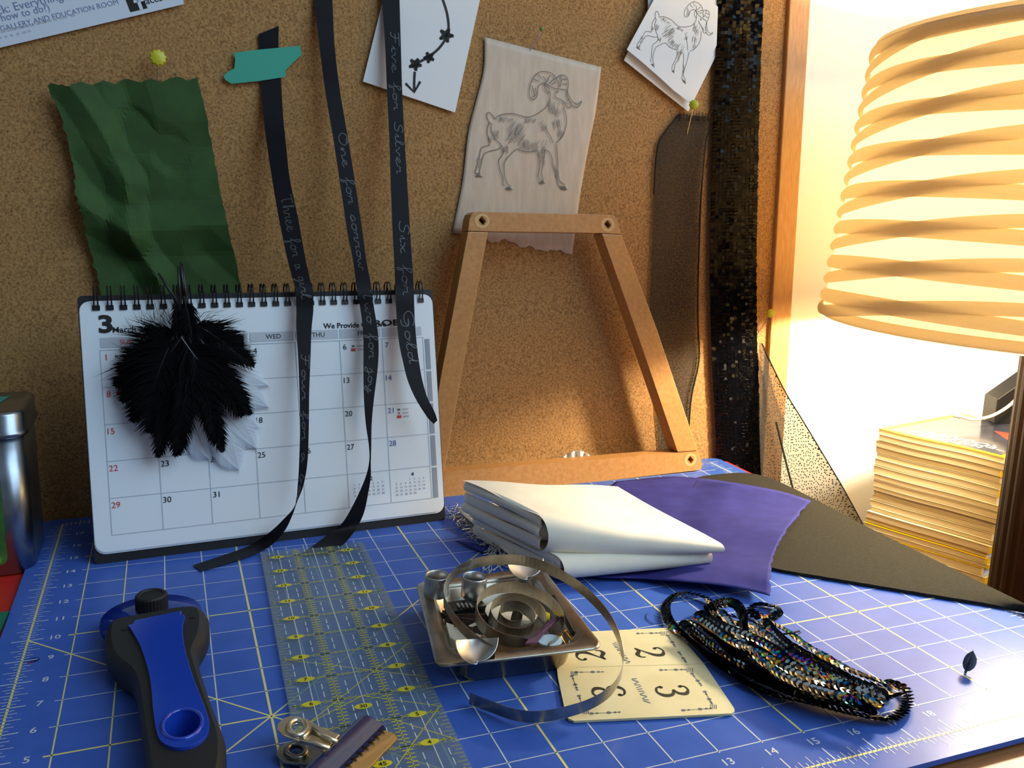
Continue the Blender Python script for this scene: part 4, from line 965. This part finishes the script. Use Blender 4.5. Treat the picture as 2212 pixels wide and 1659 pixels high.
def digit(ch, c, r, u, k):
    n_ = MB()
    for st_ in DG[ch]:
        pp = cr(st_, 6); L_ = []; R2 = []
        for i, p in enumerate(pp):
            t = pp[min(i + 1, len(pp) - 1)] - pp[max(0, i - 1)]; t.z = 0; t = t.normalized(); nn = V(-t.y, t.x, 0) * p.z * .85
            L_.append(p + nn); R2.append(p - nn)
        to = lambda q: c + (r * q.x + u * q.y) * k
        n_.add([to(q) for a, b in zip(L_, R2) for q in (a, b)], [(2 * i, 2 * i + 1, 2 * i + 3, 2 * i + 2) for i in range(len(pp) - 1)])
    for bx, by in ([(-.3, .36)] if ch == '2' else [(-.28, .44), (-.28, -.42)]): n_.poly(ell(c + (r * bx + u * by) * k, r, u, .1 * k, .09 * k, 12))
    obj('printed_number', n_, 'ink', kc)
digit('2', atz(1402, 1408, .075), -kv, ku, .5); digit('2', atz(1278, 1416, .075), kv, -ku, .5)
digit('3', atz(1452, 1491, .075), -kv, ku, .5); digit('3', atz(1315, 1494, .075), kv, -ku, .5)
om = MB()
def orn(a, b):
    p, q = atz(*a, .075), atz(*b, .075); om.stroke([p, q], .014, Z)
    for f, r in ((0, .045), (.2, .03), (.62, .05), (.85, .035), (1, .03)): om.poly(ell(p.lerp(q, f), ku, kv, r, r, 8))
for a, b in (((1378, 1368), (1425, 1367)), ((1443, 1373), (1458, 1396)), ((1467, 1409), (1482, 1430)), ((1428, 1447), (1480, 1446)), ((1495, 1455), (1515, 1480)), ((1523, 1494), (1538, 1520)), ((1476, 1534), (1535, 1530)), ((1245, 1452), (1302, 1451)), ((1236, 1460), (1247, 1490)), ((1251, 1503), (1260, 1530)), ((1278, 1541), (1338, 1538))): orn(a, b)
for (x, y) in ((1434, 1369), (1490, 1448), (1541, 1527), (1240, 1455), (1265, 1538)):
    for k in range(4): om.stroke([atz(x - 6 + 4 * k, y - 5, .075), atz(x - 5 + 4 * k, y + 4, .075)], .018, Z)
for a, b, n in (((1328, 1389), (1357, 1431), 13), ((1370, 1466), (1398, 1516), 12)):
    for k in range(n):
        p = atz(*a, .075).lerp(atz(*b, .075), k / (n - 1)); d = (ku * .06 + kv * random.uniform(-.05, .05)); om.stroke([p - d, p + d], .03, Z)
obj('printed_ornament', om, 'ink_grey', kc)

# ------------------------------------------------------------------ black iridescent sequin trim
st = thing('sequin_trim', atz(1700, 1470, 0), 'heap of black iridescent strung sequins on the mat', 'trim')
SQ = MB(); n = 10
SQ.add([(.14 * math.cos(2 * math.pi * k / n), .14 * math.sin(2 * math.pi * k / n), .022) for k in range(n)] + [(.085 * math.cos(2 * math.pi * k / n), .085 * math.sin(2 * math.pi * k / n), 0) for k in range(n)] + [(.018 * math.cos(2 * math.pi * k / n), .018 * math.sin(2 * math.pi * k / n), 0) for k in range(n)],
       [(a * n + k, a * n + (k + 1) % n, (a + 1) * n + (k + 1) % n, (a + 1) * n + k) for a in (0, 1) for k in range(n)])
sme = bpy.data.meshes.new('sequin'); sme.from_pydata([(p * S)[:] for p in SQ.v], [], SQ.f); sme.materials.append(MATS['sequin_iris'])
strands = [
 ([(1560, 1312), (1520, 1290), (1482, 1282), (1452, 1292), (1438, 1316), (1447, 1345), (1475, 1372), (1512, 1402), (1560, 1440), (1620, 1480), (1690, 1507), (1760, 1523), (1830, 1540), (1890, 1552), (1930, 1552), (1955, 1532), (1962, 1507), (1950, 1487), (1920, 1476)], .12),
 ([(1530, 1302), (1560, 1340), (1600, 1380), (1650, 1420), (1700, 1455), (1760, 1480), (1830, 1500), (1900, 1512), (1940, 1502)], .3),
 ([(1525, 1318), (1560, 1302), (1590, 1306), (1606, 1330), (1610, 1360), (1622, 1395), (1660, 1425), (1710, 1440), (1742, 1468), (1720, 1495)], .5),
 ([(1640, 1333), (1622, 1322), (1627, 1310), (1650, 1306), (1675, 1312), (1681, 1322), (1666, 1333)], .1),
 ([(1650, 1336), (1672, 1350), (1702, 1366), (1740, 1395), (1782, 1420), (1830, 1446), (1880, 1466), (1922, 1482)], .22),
 ([(1655, 1345), (1690, 1390), (1740, 1430), (1800, 1460), (1860, 1482), (1905, 1500)], .42),
 ([(1478, 1350), (1520, 1384), (1580, 1432), (1650, 1472), (1720, 1494), (1800, 1514), (1880, 1535)], .28),
 ([(1600, 1375), (1650, 1402), (1720, 1432), (1790, 1470), (1850, 1492)], .48),
 ([(1545, 1332), (1590, 1388), (1660, 1448), (1740, 1498), (1840, 1528)], .45),
 ([(1560, 1325), (1615, 1400), (1690, 1460), (1770, 1495), (1860, 1515)], .58),
 ([(1540, 1350), (1600, 1420), (1680, 1480), (1780, 1515)], .2),
 ([(1670, 1360), (1720, 1400), (1790, 1440), (1870, 1485)], .15),
 ([(1500, 1365), (1570, 1420), (1640, 1455), (1720, 1480), (1790, 1490)], .38)]
for f_, z_ in ((.15, .3), (.3, .42), (.45, .5), (.6, .5), (.72, .42), (.85, .3), (.38, .6), (.55, .62)):
    A0, A1 = resample([(*p, 0) for p in strands[6][0]], 9), resample([(*p, 0) for p in [(1560, 1318)] + strands[4][0]], 9)
    strands.append(([(q.x + 6 * math.sin(9 * f_ + k), q.y + 4 * math.cos(7 * f_ + 2 * k)) for k, q in enumerate(a.lerp(b, f_) for a, b in zip(A0, A1))], z_))
allq = []; thr = MB()
for si, (pp, z) in enumerate(strands):
    P = resample(cr([atz(*p, z) for p in pp], 6), max(4, int(sum((atz(*a, z) - atz(*b, z)).length for a, b in zip(pp, pp[1:])) / .125)))
    rn = random.Random(si); roll = rn.uniform(-.8, .8); thr.tube(P[::3] + [P[-1]], .018, 4, False)
    for i, p in enumerate(P):
        t = (P[min(i + 1, len(P) - 1)] - P[max(0, i - 1)]).normalized(); roll += rn.gauss(0, .07); roll *= .99
        side = t.cross(Z).normalized(); up = side.cross(t).normalized(); up = (up * math.cos(roll) + side * math.sin(roll)).normalized()
        nrm = (up * .9 + t * (.3 + rn.gauss(0, .025))).normalized(); q = nrm.to_track_quat('Z', 'Y'); z2 = max(p.z, .1)
        allq.append((V(p.x, p.y, z2), q))
allq.sort(key=lambda a: (a[0] - CC).length - 2.2 * a[0].z)
for p, q in allq[:300]: copy_mesh('sequin', sme, st, p, q)
rest = MB()
for p, q in allq[300:]: rest.add([p + q @ v for v in SQ.v], SQ.f)
tag(obj('sequins_below', rest, 'sequin_iris', st), kind='stuff'); obj('string', thr, 'net_black', st)
tl = MB(); tl.tube([atz(1690, 1370, .25), atz(1710, 1367, .3), atz(1727, 1363, .3)], .025, 5); tl.tube([atz(1705, 1368, .3), atz(1722, 1372, .28), atz(1730, 1366, .3)], .015, 4); obj('loose_thread', tl, 'net_black', st)

# tiny grey feather tip on the mat and a stray thread
v, q = MB(), MB(); feather(v, q, atz(2083, 1452, .02), atz(2083, 1452, .02) + V(.2, .02, .5), (CC - atz(2083, 1452, .2)).normalized(), .12, barbs=40, seed=4, bend=.14, smooth=True)
ftip = thing('feather_tip', atz(2083, 1452, 0), 'tiny grey feather tip on the mat beyond the sequins', 'feather')
obj('vane', v, 'feather_grey', ftip); obj('quill', q, 'quill', ftip)
tag(obj('stray_thread', MB().tube(cr([atz(1398, 1325, .02), atz(1396, 1335, .02), atz(1408, 1346, .02), atz(1415, 1347, .02)], 5), .01, 4), 'navy'), 'stray dark thread on the mat behind the number card', 'thread')

# ------------------------------------------------------------------ clear quilting ruler
RU = Plane(atz(627, 1545, .11), (.9995, -.0305, 0), (.0305, .9995, 0)); v6 = RU.ab(672, 1521, 0)[1]
ru = thing('quilting_ruler', RU.pt(1.5, 4, 0), 'clear acrylic quilting ruler with yellow markings', 'ruler')
def rv(n): return v6 + n - 6
RV0, RV1, RW = rv(-1.5), rv(14.55), 3.02
obj('ruler_sheet', MB().poly([RU.pt(a, b, 0) for a, b in rrect(0, RV0, RW, RV1, .05, 2)], (), V(0, 0, -.1)), 'acrylic', ru)
yl, ys, yd, yt = MB(), MB(), MB(), MB(); e = .004
for n in range(-1, 15):
    ys.stroke([RU.pt(.06, rv(n), e), RU.pt(RW - .06, rv(n), e)], .028, Z)
    for k in range(1, 24):
        if k % 4 == 0: continue
        a = k / 8; ys.stroke([RU.pt(a, rv(n) - .06, e), RU.pt(a, rv(n) + .06, e)], .03, Z)
    for a in (.5, 2.5):
        obj('number_badge', MB().poly(ell(RU.pt(a - .05, rv(n) + .0, e + .003), RU.u, RU.v, .19, .105, 18)), 'ruler_yellow', ru)
        if n > 0: write(yt, str(n), RU.pt(a - .05, rv(n), e + .007), RU.u, RU.v, .12, .02)
k0, k1 = int(RV0 * 8) + 1, int(RV1 * 8)
for k in range(k0, k1 * 1):
    b = k / 8 + (v6 % .125)
    if b > RV1 - .05: continue
    for a in (1.0, 2.0): ys.stroke([RU.pt(a - .11, b, e), RU.pt(a + .11, b, e)], .034, Z)
    for a0, a1 in ((.02, .02 + (.12 if k % 2 else .2)), (RW - .02 - (.12 if k % 2 else .2), RW - .02)): ys.stroke([RU.pt(a0, b, e), RU.pt(a1, b, e)], .016, Z)
for a in (1.0, 2.0): ys.stroke([RU.pt(a, RV0, e), RU.pt(a, RV1, e)], .022, Z)
for a in (.5, 1.5, 2.5): yd.stroke([RU.pt(a, RV0, e), RU.pt(a, RV1, e)], .018, Z)
for n in range(-1, 15):
    for a in (.25, .75, 1.25, 1.75, 2.25, 2.75):
        for q in (.18, .5): yd.stroke([RU.pt(a, rv(n) + q, e), RU.pt(a, rv(n) + q + .22, e)], .02, Z)
for p, q in (((.1, 8), (3, 6.33)), ((0, 5.0), (3, 8.0)), ((1.5, 6), (3, 5.13)), ((1.5, 6), (0, 5.13)), ((3, 5.2), (.6, 2.0)), ((1.9, 5), (3, 3.9))): ys.stroke([RU.pt(p[0], rv(p[1]), e + .001), RU.pt(q[0], rv(q[1]), e + .001)], .024, Z)
for s_, px, py in (('30', 785, 1525), ('45', 826, 1650)):
    c = RU.at(px, py, e + .003); obj('number_badge', MB().poly(ell(c, RU.u, RU.v, .19, .105, 18)), 'ruler_yellow', ru); write(yt, s_, c + Z * .004, RU.u, RU.v, .12, .02)
obj('printed_scale', ys, 'ruler_line', ru); obj('printed_dashes', yd, 'ruler_dash', ru); obj('printed_numbers', yt, 'ink', ru)

# ------------------------------------------------------------------ bulldog clip
bc = thing('bulldog_clip', atz(720, 1620, .11), 'navy and brass bulldog clip resting on the ruler', 'clip')
A = atz(795, 1550, .42); D = (atz(690, 1650, .42) - A).normalized(); B = A + D * 2.3; Nn = V(-D.y, D.x, 0)
if Nn.dot(V(1, -1, 0)) < 0: Nn = -Nn                         # towards the jaw opening
prof = [(-.05, .0), (-.17, .08), (-.2, .2), (-.15, .32), (-.02, .37), (.12, .33), (.3, .22), (.3, .16), (.12, .04)]
obj('jaw_body', MB().loft([[p + Nn * x + Z * (y - .30) for x, y in prof] for p in (A, A + D * .03, B - D * .03, B)]), 'navy', bc, True, bevel=.02)
zz = [(.26, 0)]; nz = 12
tooth = [A + D * (2.3 * k / (nz * 2)) + Nn * (.33 + (.13 if k % 2 else 0)) + Z * (-.06) for k in range(nz * 2 + 1)]
obj('jaw_teeth', MB().poly([A + Nn * .2 + Z * -.0] + tooth + [B + Nn * .2 + Z * -.0], (), V(0, 0, -.03)), 'navy', bc)
obj('jaw_lip', MB().poly([A + D * .06 + Nn * .2 - Z * .1, A + D * .02 + Nn * .62 - Z * .16, A + D * .1 + Nn * .72 - Z * .18, B + Nn * .72 - Z * .18, B + Nn * .2 - Z * .1], (), V(0, 0, -.035)), 'brass', bc, bevel=.01)
obj('jaw_lip', MB().poly([A + Nn * .1 - Z * .26, A + D * .02 + Nn * .68 - Z * .26, B + Nn * .68 - Z * .26, B + Nn * .1 - Z * .26], (), V(0, 0, -.03)), 'brass', bc)
def zl(px, py, z0, z1, x0=600, x1=735): return atz(px, py, lerp(z0, z1, (px - x0) / (x1 - x0)))
up_ = [(598, 1575), (600, 1563), (610, 1552), (625, 1546), (645, 1546), (665, 1553), (690, 1568), (735, 1586), (700, 1622), (665, 1607), (635, 1596), (612, 1588)]
hole_ = [(643 + 14 * math.cos(a), 1573 + 11.5 * math.sin(a)) for a in [2 * math.pi * k / 16 for k in range(16)]]
h1 = obj('handle', MB().poly([zl(x, y, .62, .5) for x, y in up_], [[zl(x, y, .62, .5) for x, y in hole_]], V(0, 0, -.05)), 'nickel', bc, bevel=.02)
ringm = MB(); ringm.tube([zl(643 + 20 * math.cos(a), 1572 + 16.5 * math.sin(a), .645, .525) for a in [2 * math.pi * k / 24 for k in range(25)]], .06, 8, False); obj('handle_rim', ringm, 'nickel', h1, True)
rib = MB(); rib.tube([zl(x, y, .66, .56) for x, y in ((672, 1572), (700, 1590), (728, 1603))], .045, 8); rib.tube([zl(x, y, .66, .56) for x, y in ((648, 1600), (680, 1606), (712, 1617))], .045, 8); rib.tube([zl(x, y, .66, .56) for x, y in ((672, 1573), (660, 1588), (652, 1594))], .045, 8); obj('handle_rib', rib, 'nickel', h1, True)
lw = [(597, 1630), (602, 1613), (620, 1603), (645, 1602), (680, 1612), (705, 1625), (680, 1652), (640, 1648), (608, 1644)]
lh = [(640 + 14 * math.cos(a), 1622 + 10 * math.sin(a)) for a in [2 * math.pi * k / 16 for k in range(16)]]
h2 = obj('handle', MB().poly([atz(x, y, .17) for x, y in lw], [[atz(x, y, .17) for x, y in lh]], V(0, 0, -.05)), 'steel_dark', bc, bevel=.02)
r2_ = MB(); r2_.tube([atz(640 + 21 * math.cos(a), 1622 + 15 * math.sin(a), .19) for a in [2 * math.pi * k / 24 for k in range(25)]], .06, 8, False); obj('handle_rim', r2_, 'steel_dark', h2, True)

# ------------------------------------------------------------------ rotary cutter
rc_ = thing('rotary_cutter', atz(370, 1500, 0), 'blue rotary cutter with black rubber grips on the mat', 'cutter')
lft = [(262, 1349), (244, 1353), (233, 1358), (227, 1372), (225, 1395), (232, 1420), (250, 1440), (274, 1457), (288, 1475), (297, 1510), (303, 1560), (310, 1610), (316, 1660), (325, 1720), (345, 1770)]
rgt = [(390, 1329), (430, 1326), (446, 1329), (452, 1342), (451, 1365), (444, 1388), (430, 1412), (428, 1430), (438, 1465), (452, 1508), (472, 1560), (486, 1600), (488, 1630), (480, 1680), (455, 1750)]
outer = [(p.x, p.y) for p in cr([(*p, 0) for p in lft], 3)] + [(p.x, p.y) for p in cr([(*p, 0) for p in rgt[::-1]], 3)]
cx_ = sum(p[0] for p in outer) / len(outer)
def ring_at(scale, z, off=0): return [atz(0, 0, 0) * 0 + (lambda q, c: c + (q - c) * scale)(atz(x, y, .6), atz(cx_ + (y - 1540) * .23, y, .6)) * 1 for x, y in outer]
def setz(l, z): return [V(p.x, p.y, z) for p in l]
hc, hr = atz(394, 1564, .86), (.31, .46)
hole3 = ell(hc, X, Y, hr[0], hr[1], 24)
body = MB().loft([setz(ring_at(s, 0), z) for s, z in ((.72, .04), (.9, .1), (1.0, .3), (1.0, .55), (.93, .72), (.84, .79))], cap=False)
body.poly(setz(ring_at(.84, 0), .79), [setz(hole3, .79)]); body.poly(setz(ring_at(.72, 0), .04)); obj('grip_body', body, 'cutter_black', rc_, True)
inl = [(276, 1350), (285, 1362), (303, 1395), (318, 1440), (326, 1480), (330, 1530), (337, 1575), (346, 1598), (365, 1610), (390, 1614), (420, 1607), (442, 1592), (452, 1572), (450, 1550), (438, 1515), (420, 1470), (404, 1420), (396, 1380), (395, 1350), (396, 1327), (340, 1337)]
ip = [(p.x, p.y) for p in cr([(*p, 0) for p in inl], 3)]
il = [atz(x, y, .86) for x, y in ip]
hb = MB().poly(il, [hole3], V(0, 0, -.1)); cen = sum(il, V(0, 0, 0)) / len(il)
obj('blue_handle', hb, 'cutter_blue', rc_, False, bevel=.05)
lip = MB(); lip.tube(ell(hc + Z * .0, X, Y, hr[0] + .03, hr[1] + .03, 32) + [ell(hc, X, Y, hr[0] + .03, hr[1] + .03, 32)[0]], .04, 8, False); obj('hole_rim', lip, 'cutter_blue', rc_, True)
cup = MB().loft([setz(hole3, .84), setz(ell(hc, X, Y, hr[0] * .9, hr[1] * .9, 24), .12)], cap=False); cup.poly(setz(ell(hc, X, Y, hr[0] * .9, hr[1] * .9, 24), .12)); obj('hole_interior', cup, 'cutter_blue', rc_, True)
gc = atz(328, 1338, .34); gcz = V(gc.x, gc.y, 0)
obj('blade', MB().lathe(gcz + Z * .30, [(0.02, 0), (.98, 0), (1.0, .01), (.98, .02), (.02, .02)], 40), 'steel', rc_, True)
obj('blade_guard', MB().lathe(gcz + Z * .2, [(.9, 0), (1.13, .02), (1.15, .12), (1.12, .26), (.7, .3), (.66, .32), (0.02, .32)], 40), 'blade_guard', rc_, True)
kn = atz(328, 1306, .62)
n = 60; kl = [[V(kn.x, kn.y, z) + (X * math.cos(2 * math.pi * k / n) + Y * math.sin(2 * math.pi * k / n)) * (r + (.012 if k % 2 and g_ else 0)) for k in range(n)] for r, z, g_ in ((.34, .5, 0), (.36, .53, 1), (.36, .86, 1), (.33, .9, 0), (.27, .9, 0), (.25, .875, 0))]
obj('blade_knob', MB().loft(kl), 'rubber', rc_, False)
for px, py in ((268, 1362), (417, 1336)): obj('rivet', MB().lathe(atz(px, py, .76), [(.07, 0), (.07, .04), (.0, .045)], 12), 'rubber', rc_)
for k in range(9):
    q = atz(443 - 2.2 * k, 1352 + 7 * k, .45); obj('grip_ridge', MB().tube([q + V(.03, 0, -.2), q + V(-.02, .02, .12)], .035, 6), 'cutter_black', rc_)
hl = MB().poly([atz(x, y, .80) for x, y in ((280, 1352), (394, 1330), (396, 1318), (286, 1340))], (), V(0, 0, -.25)); obj('head_bridge', hl, 'cutter_blue', rc_, bevel=.05)

# ------------------------------------------------------------------ table lamp
LX, LY = LAMP_AXIS; ZB, ZT, RB, RT = 6.65, 15.99, 8.5, 7.52
lamp = thing('table_lamp', (LX, LY, TZ), 'lit table lamp with a pleated cream fabric shade and dark fluted column', 'lamp')
n = 72
colm = [[V(LX, LY, z) + (X * math.cos(2 * math.pi * k / n) + Y * math.sin(2 * math.pi * k / n)) * (1.8 - (.05 if k % 3 == 0 else 0)) for k in range(n)] for z in (TZ + .5, 5.9)]
obj('lamp_column', MB().loft(colm), 'lamp_wood', lamp)
obj('lamp_foot', MB().lathe((LX, LY, TZ), [(0.01, 0), (2.5, 0), (2.55, .15), (2.4, .4), (2.0, .55), (.01, .55)], 48), 'lamp_wood', lamp, True)
obj('lamp_cap', MB().lathe((LX, LY, 5.9), [(1.8, 0), (1.84, .1), (1.5, .25), (.3, .35), (.28, .7), (.01, .7)], 32), 'lamp_wood', lamp, True)
obj('bulb_socket', MB().lathe((LX, LY, 6.5), [(.01, 0), (.6, 0), (.62, 1.5), (.5, 1.6), (.01, 1.6)], 24), 'brass', lamp, True)
def sr(z): return lerp(RB, RT, (z - ZB) / (ZT - ZB))
nz_, nt_2 = 60, 160
def shade_pt(th, z, o=0.): r = sr(z) + o; return V(LX + r * math.cos(th), LY + r * math.sin(th), z)
sh = obj('shade', MB().grid([[shade_pt(2 * math.pi * j / nt_2, lerp(ZB, ZT, i / nz_)) for j in range(nt_2 + 1)] for i in range(nz_ + 1)]), 'shade_cloth', lamp, True)
for z0, z1 in ((ZB - .06, ZB + .32), (ZT - .22, ZT + .05)):
    obj('shade_trim', MB().grid([[shade_pt(2 * math.pi * j / nt_2, z, .05) for j in range(nt_2 + 1)] for z in (z0, (z0 + z1) / 2, z1)]), 'shade_fold', lamp, True)
# pleats: crossing tucks, each a flap of doubled cloth hanging proud of the shade
def pleat(zf, wd):
    rows = []
    for j in range(nt_2 + 1):
        th = 2 * math.pi * j / nt_2; z = zf(th); z = min(max(z, ZB + .35), ZT - .1); w = wd(th); row = []
        for k in range(6):
            q = k / 5; zz = z - w * q; row.append(shade_pt(th, max(zz, ZB + .02), .03 + .17 * math.sin(math.pi * min(1, q * .75 + .1)) * min(1, w / .3)))
        rows.append(row)
    obj('pleat', MB().grid(rows), 'shade_fold', sh, True)
NP = 8
for k in range(NP):
    zc = ZB + .75 + (ZT - ZB - 1.0) * k / (NP - 1)
    pleat(lambda th, zc=zc: zc + .30 * math.sin(2 * (th - 2.25)), lambda th: .36 + .14 * math.sin(2 * (th - 2.2)))
    pleat(lambda th, zc=zc: zc - .62 * math.cos(2 * (th - 2.15)), lambda th: .34 + .10 * math.sin(2 * (th - 2.2)))
obj('shade_spider', MB().tube([shade_pt(2.2, 14.9, -.1), V(LX, LY, 14.9), shade_pt(2.2 + math.pi, 14.9, -.1)], .05, 6).tube([V(LX, LY, 8.1), V(LX + .8, LY, 9.5), V(LX + 1.6, LY, 11.5), V(LX + .9, LY, 13.8), V(LX, LY, 14.9)], .05, 6), 'brass', lamp)
bl_ = bpy.data.lights.new('bulb_light', 'POINT'); bl_.energy = LAMP_W; bl_.color = (1.0, .86, .62); bl_.shadow_soft_size = 1.1 * S
bo = bpy.data.objects.new('bulb_light', bl_); col.objects.link(bo); bo.parent = lamp; bo.location = (V(LX, LY, 10.4) - OFF[lamp]) * S

# ------------------------------------------------------------------ magazine stack behind the lamp
HM = 1.0; a_ = atz(1898, 928, HM); b_ = atz(2174, 987, HM); eu = (b_ - a_).normalized(); ev = V(.98, .2, 0).normalized(); ML = (b_ - a_).length; MD = 6.2
if ev.x < 0: ev = -ev
ORD = ['topmost', 'second', 'third', 'fourth', 'fifth', 'sixth', 'seventh', 'eighth', 'ninth', 'tenth', 'eleventh', 'twelfth', 'thirteenth', 'fourteenth', 'fifteenth', 'sixteenth', 'seventeenth', 'eighteenth', 'nineteenth', 'twentieth', 'twenty-first', 'twenty-second', 'twenty-third']
z1 = HM; rn = random.Random(21); NM = 23; tot = HM - TZ
ths = [rn.uniform(.7, 1.35) for _ in range(NM)]; kk = tot / sum(ths); ths = [t * kk for t in ths]
for i in range(NM):
    t = ths[i]; z0 = z1 - t; sx, sy = rn.uniform(-.07, .07), rn.uniform(-.08, .08)
    if i == 0: sx = sy = 0
    if i >= 14: sx -= .12; sy -= .1
    lab = (ORD[i] + ' yellow-bordered magazine from the top of the stack') if i else 'topmost yellow-bordered magazine with a dark glossy cover on the stack'
    def sagf(u): return (.10 * (1 - math.cos(math.pi * u)) - .1 + .07 * math.sin(2 * math.pi * u)) * (-.55) * (z1 - TZ) / tot
    def mp(u, v, z): p = a_ + eu * (u * ML + sy) + ev * (v * MD + sx); return V(p.x, p.y, z + sagf(u))
    mg = thing('magazine', mp(.5, .5, z0), lab, 'magazine', 'magazines in the stack')
    nu_ = 12; ct = .022
    def slab(u0, u1, v0, v1, za, zb_): return MB().loft([[mp(u0 + (u1 - u0) * q / nu_, v, z) for q in range(nu_ + 1) for _ in (0,)] for v, z in ((v0, za), (v1, za), (v1, zb_), (v0, zb_), (v0, za))], cap=False, close=False).add([mp(u, v, z) for u in (u0, u1) for v, z in ((v0, za), (v1, za), (v1, zb_), (v0, zb_))], [(0, 1, 2, 3), (7, 6, 5, 4)])
    obj('pages', slab(.0, .985, 0.004, .99, z0 + ct, z1 - ct), 'magazine_pages', mg)
    obj('cover', slab(0, 1, 0, 1, z1 - ct, z1 - .004), 'yellow_border' if i in (0, 15, 16, 18) else 'magazine_pages', mg); obj('back_cover', slab(0, 1, .006, 1, z0 + .006, z0 + ct), 'gap_shade' if i % 2 else 'magazine_pages', mg)  # alternate back covers coloured dark to paint the shaded gap between magazines
    obj('spine', slab(.985, 1.0, 0, 1, z0 + ct * .5, z1 - ct * .5), 'yellow_border' if i % 3 else 'cover_white', mg)
    if i == 0:
        pic = MB(); pic.grid([[mp(u, v, z1 + .002) for v in (.04, .5, .96)] for u in [.06 + .88 * q / 8 for q in range(9)]]); obj('cover_picture', pic, 'cover_dark', mg)
        ti = MB(); write(ti, 'GEOGRAPHIC', mp(.5, .19, z1 + .012), -eu, -ev, .62, .012, ML * .84); write(ti, 'NATIONAL', mp(.5, .105, z1 + .012), -eu, -ev, .3, .012, ML * .5)
        for j in range(len(ti.v)):
            u = (ti.v[j] - a_).dot(eu) / ML; ti.v[j].z = z1 + .008 + sagf(u)
        obj('cover_title', ti, 'cover_white', mg)
        rp = MB().poly([mp(u, v, z1 + .006) for u, v in ((.78, .42), (.9, .5), (.88, .62), (.7, .7), (.5, .66), (.62, .55))]); obj('cover_red_patch', rp, 'cover_red', mg)
    z1 = z0

# black wedge stand and the pale cable on the stack
wb = atz(2147, 917, HM); wu = CX.copy(); wu.z = 0; wu.normalize(); wn = Z.cross(wu)
if wn.dot(CZ) < 0: wn = -wn
dpt = (wb - CC).dot(CZ); k1 = dpt / FPX
ws = thing('wedge_stand', wb, 'black wedge-shaped stand on top of the magazine stack', 'stand')
obj('wedge_body', MB().poly([wb + wu * x * k1 + Z * y * k1 for x, y in ((0, 2), (0, 56), (66, 110), (120, 152), (130, 152), (130, 2))], (), wn * 1.1), 'plastic_black', ws, bevel=.04)
obj('round_badge', MB().poly(ell(wb + wu * 52 * k1 + Z * 30 * k1 - wn * .03, wu, Z, .24, .26, 20), (), wn * .02), 'plastic_pale', ws)
def wp(px, py, back):
    d = ray(px, py); dd = dpt - 1.0; return CC + d * (dd / d.dot(CZ))
cab = thing('cable', wp(2062, 899, 0), 'pale cable bending across the black wedge stand', 'cable')
obj('cable_cord', MB().tube(cr([wp(2072, 898, 0), wp(2095, 905, -.4), wp(2120, 904, -.9), wp(2150, 895, -1.4), wp(2185, 872, -1.7), wp(2212, 840, -1.8), wp(2240, 800, -1.8), wp(2290, 790, -1.5), wp(2310, 850, -1.4), wp(2315, 920, -1.2)], 5), .07, 8), 'cable_white', cab, True)
obj('cable_plug', MB().tube([wp(2059, 896, 0), wp(2074, 899, 0)], .105, 10), 'cable_white', cab, True)
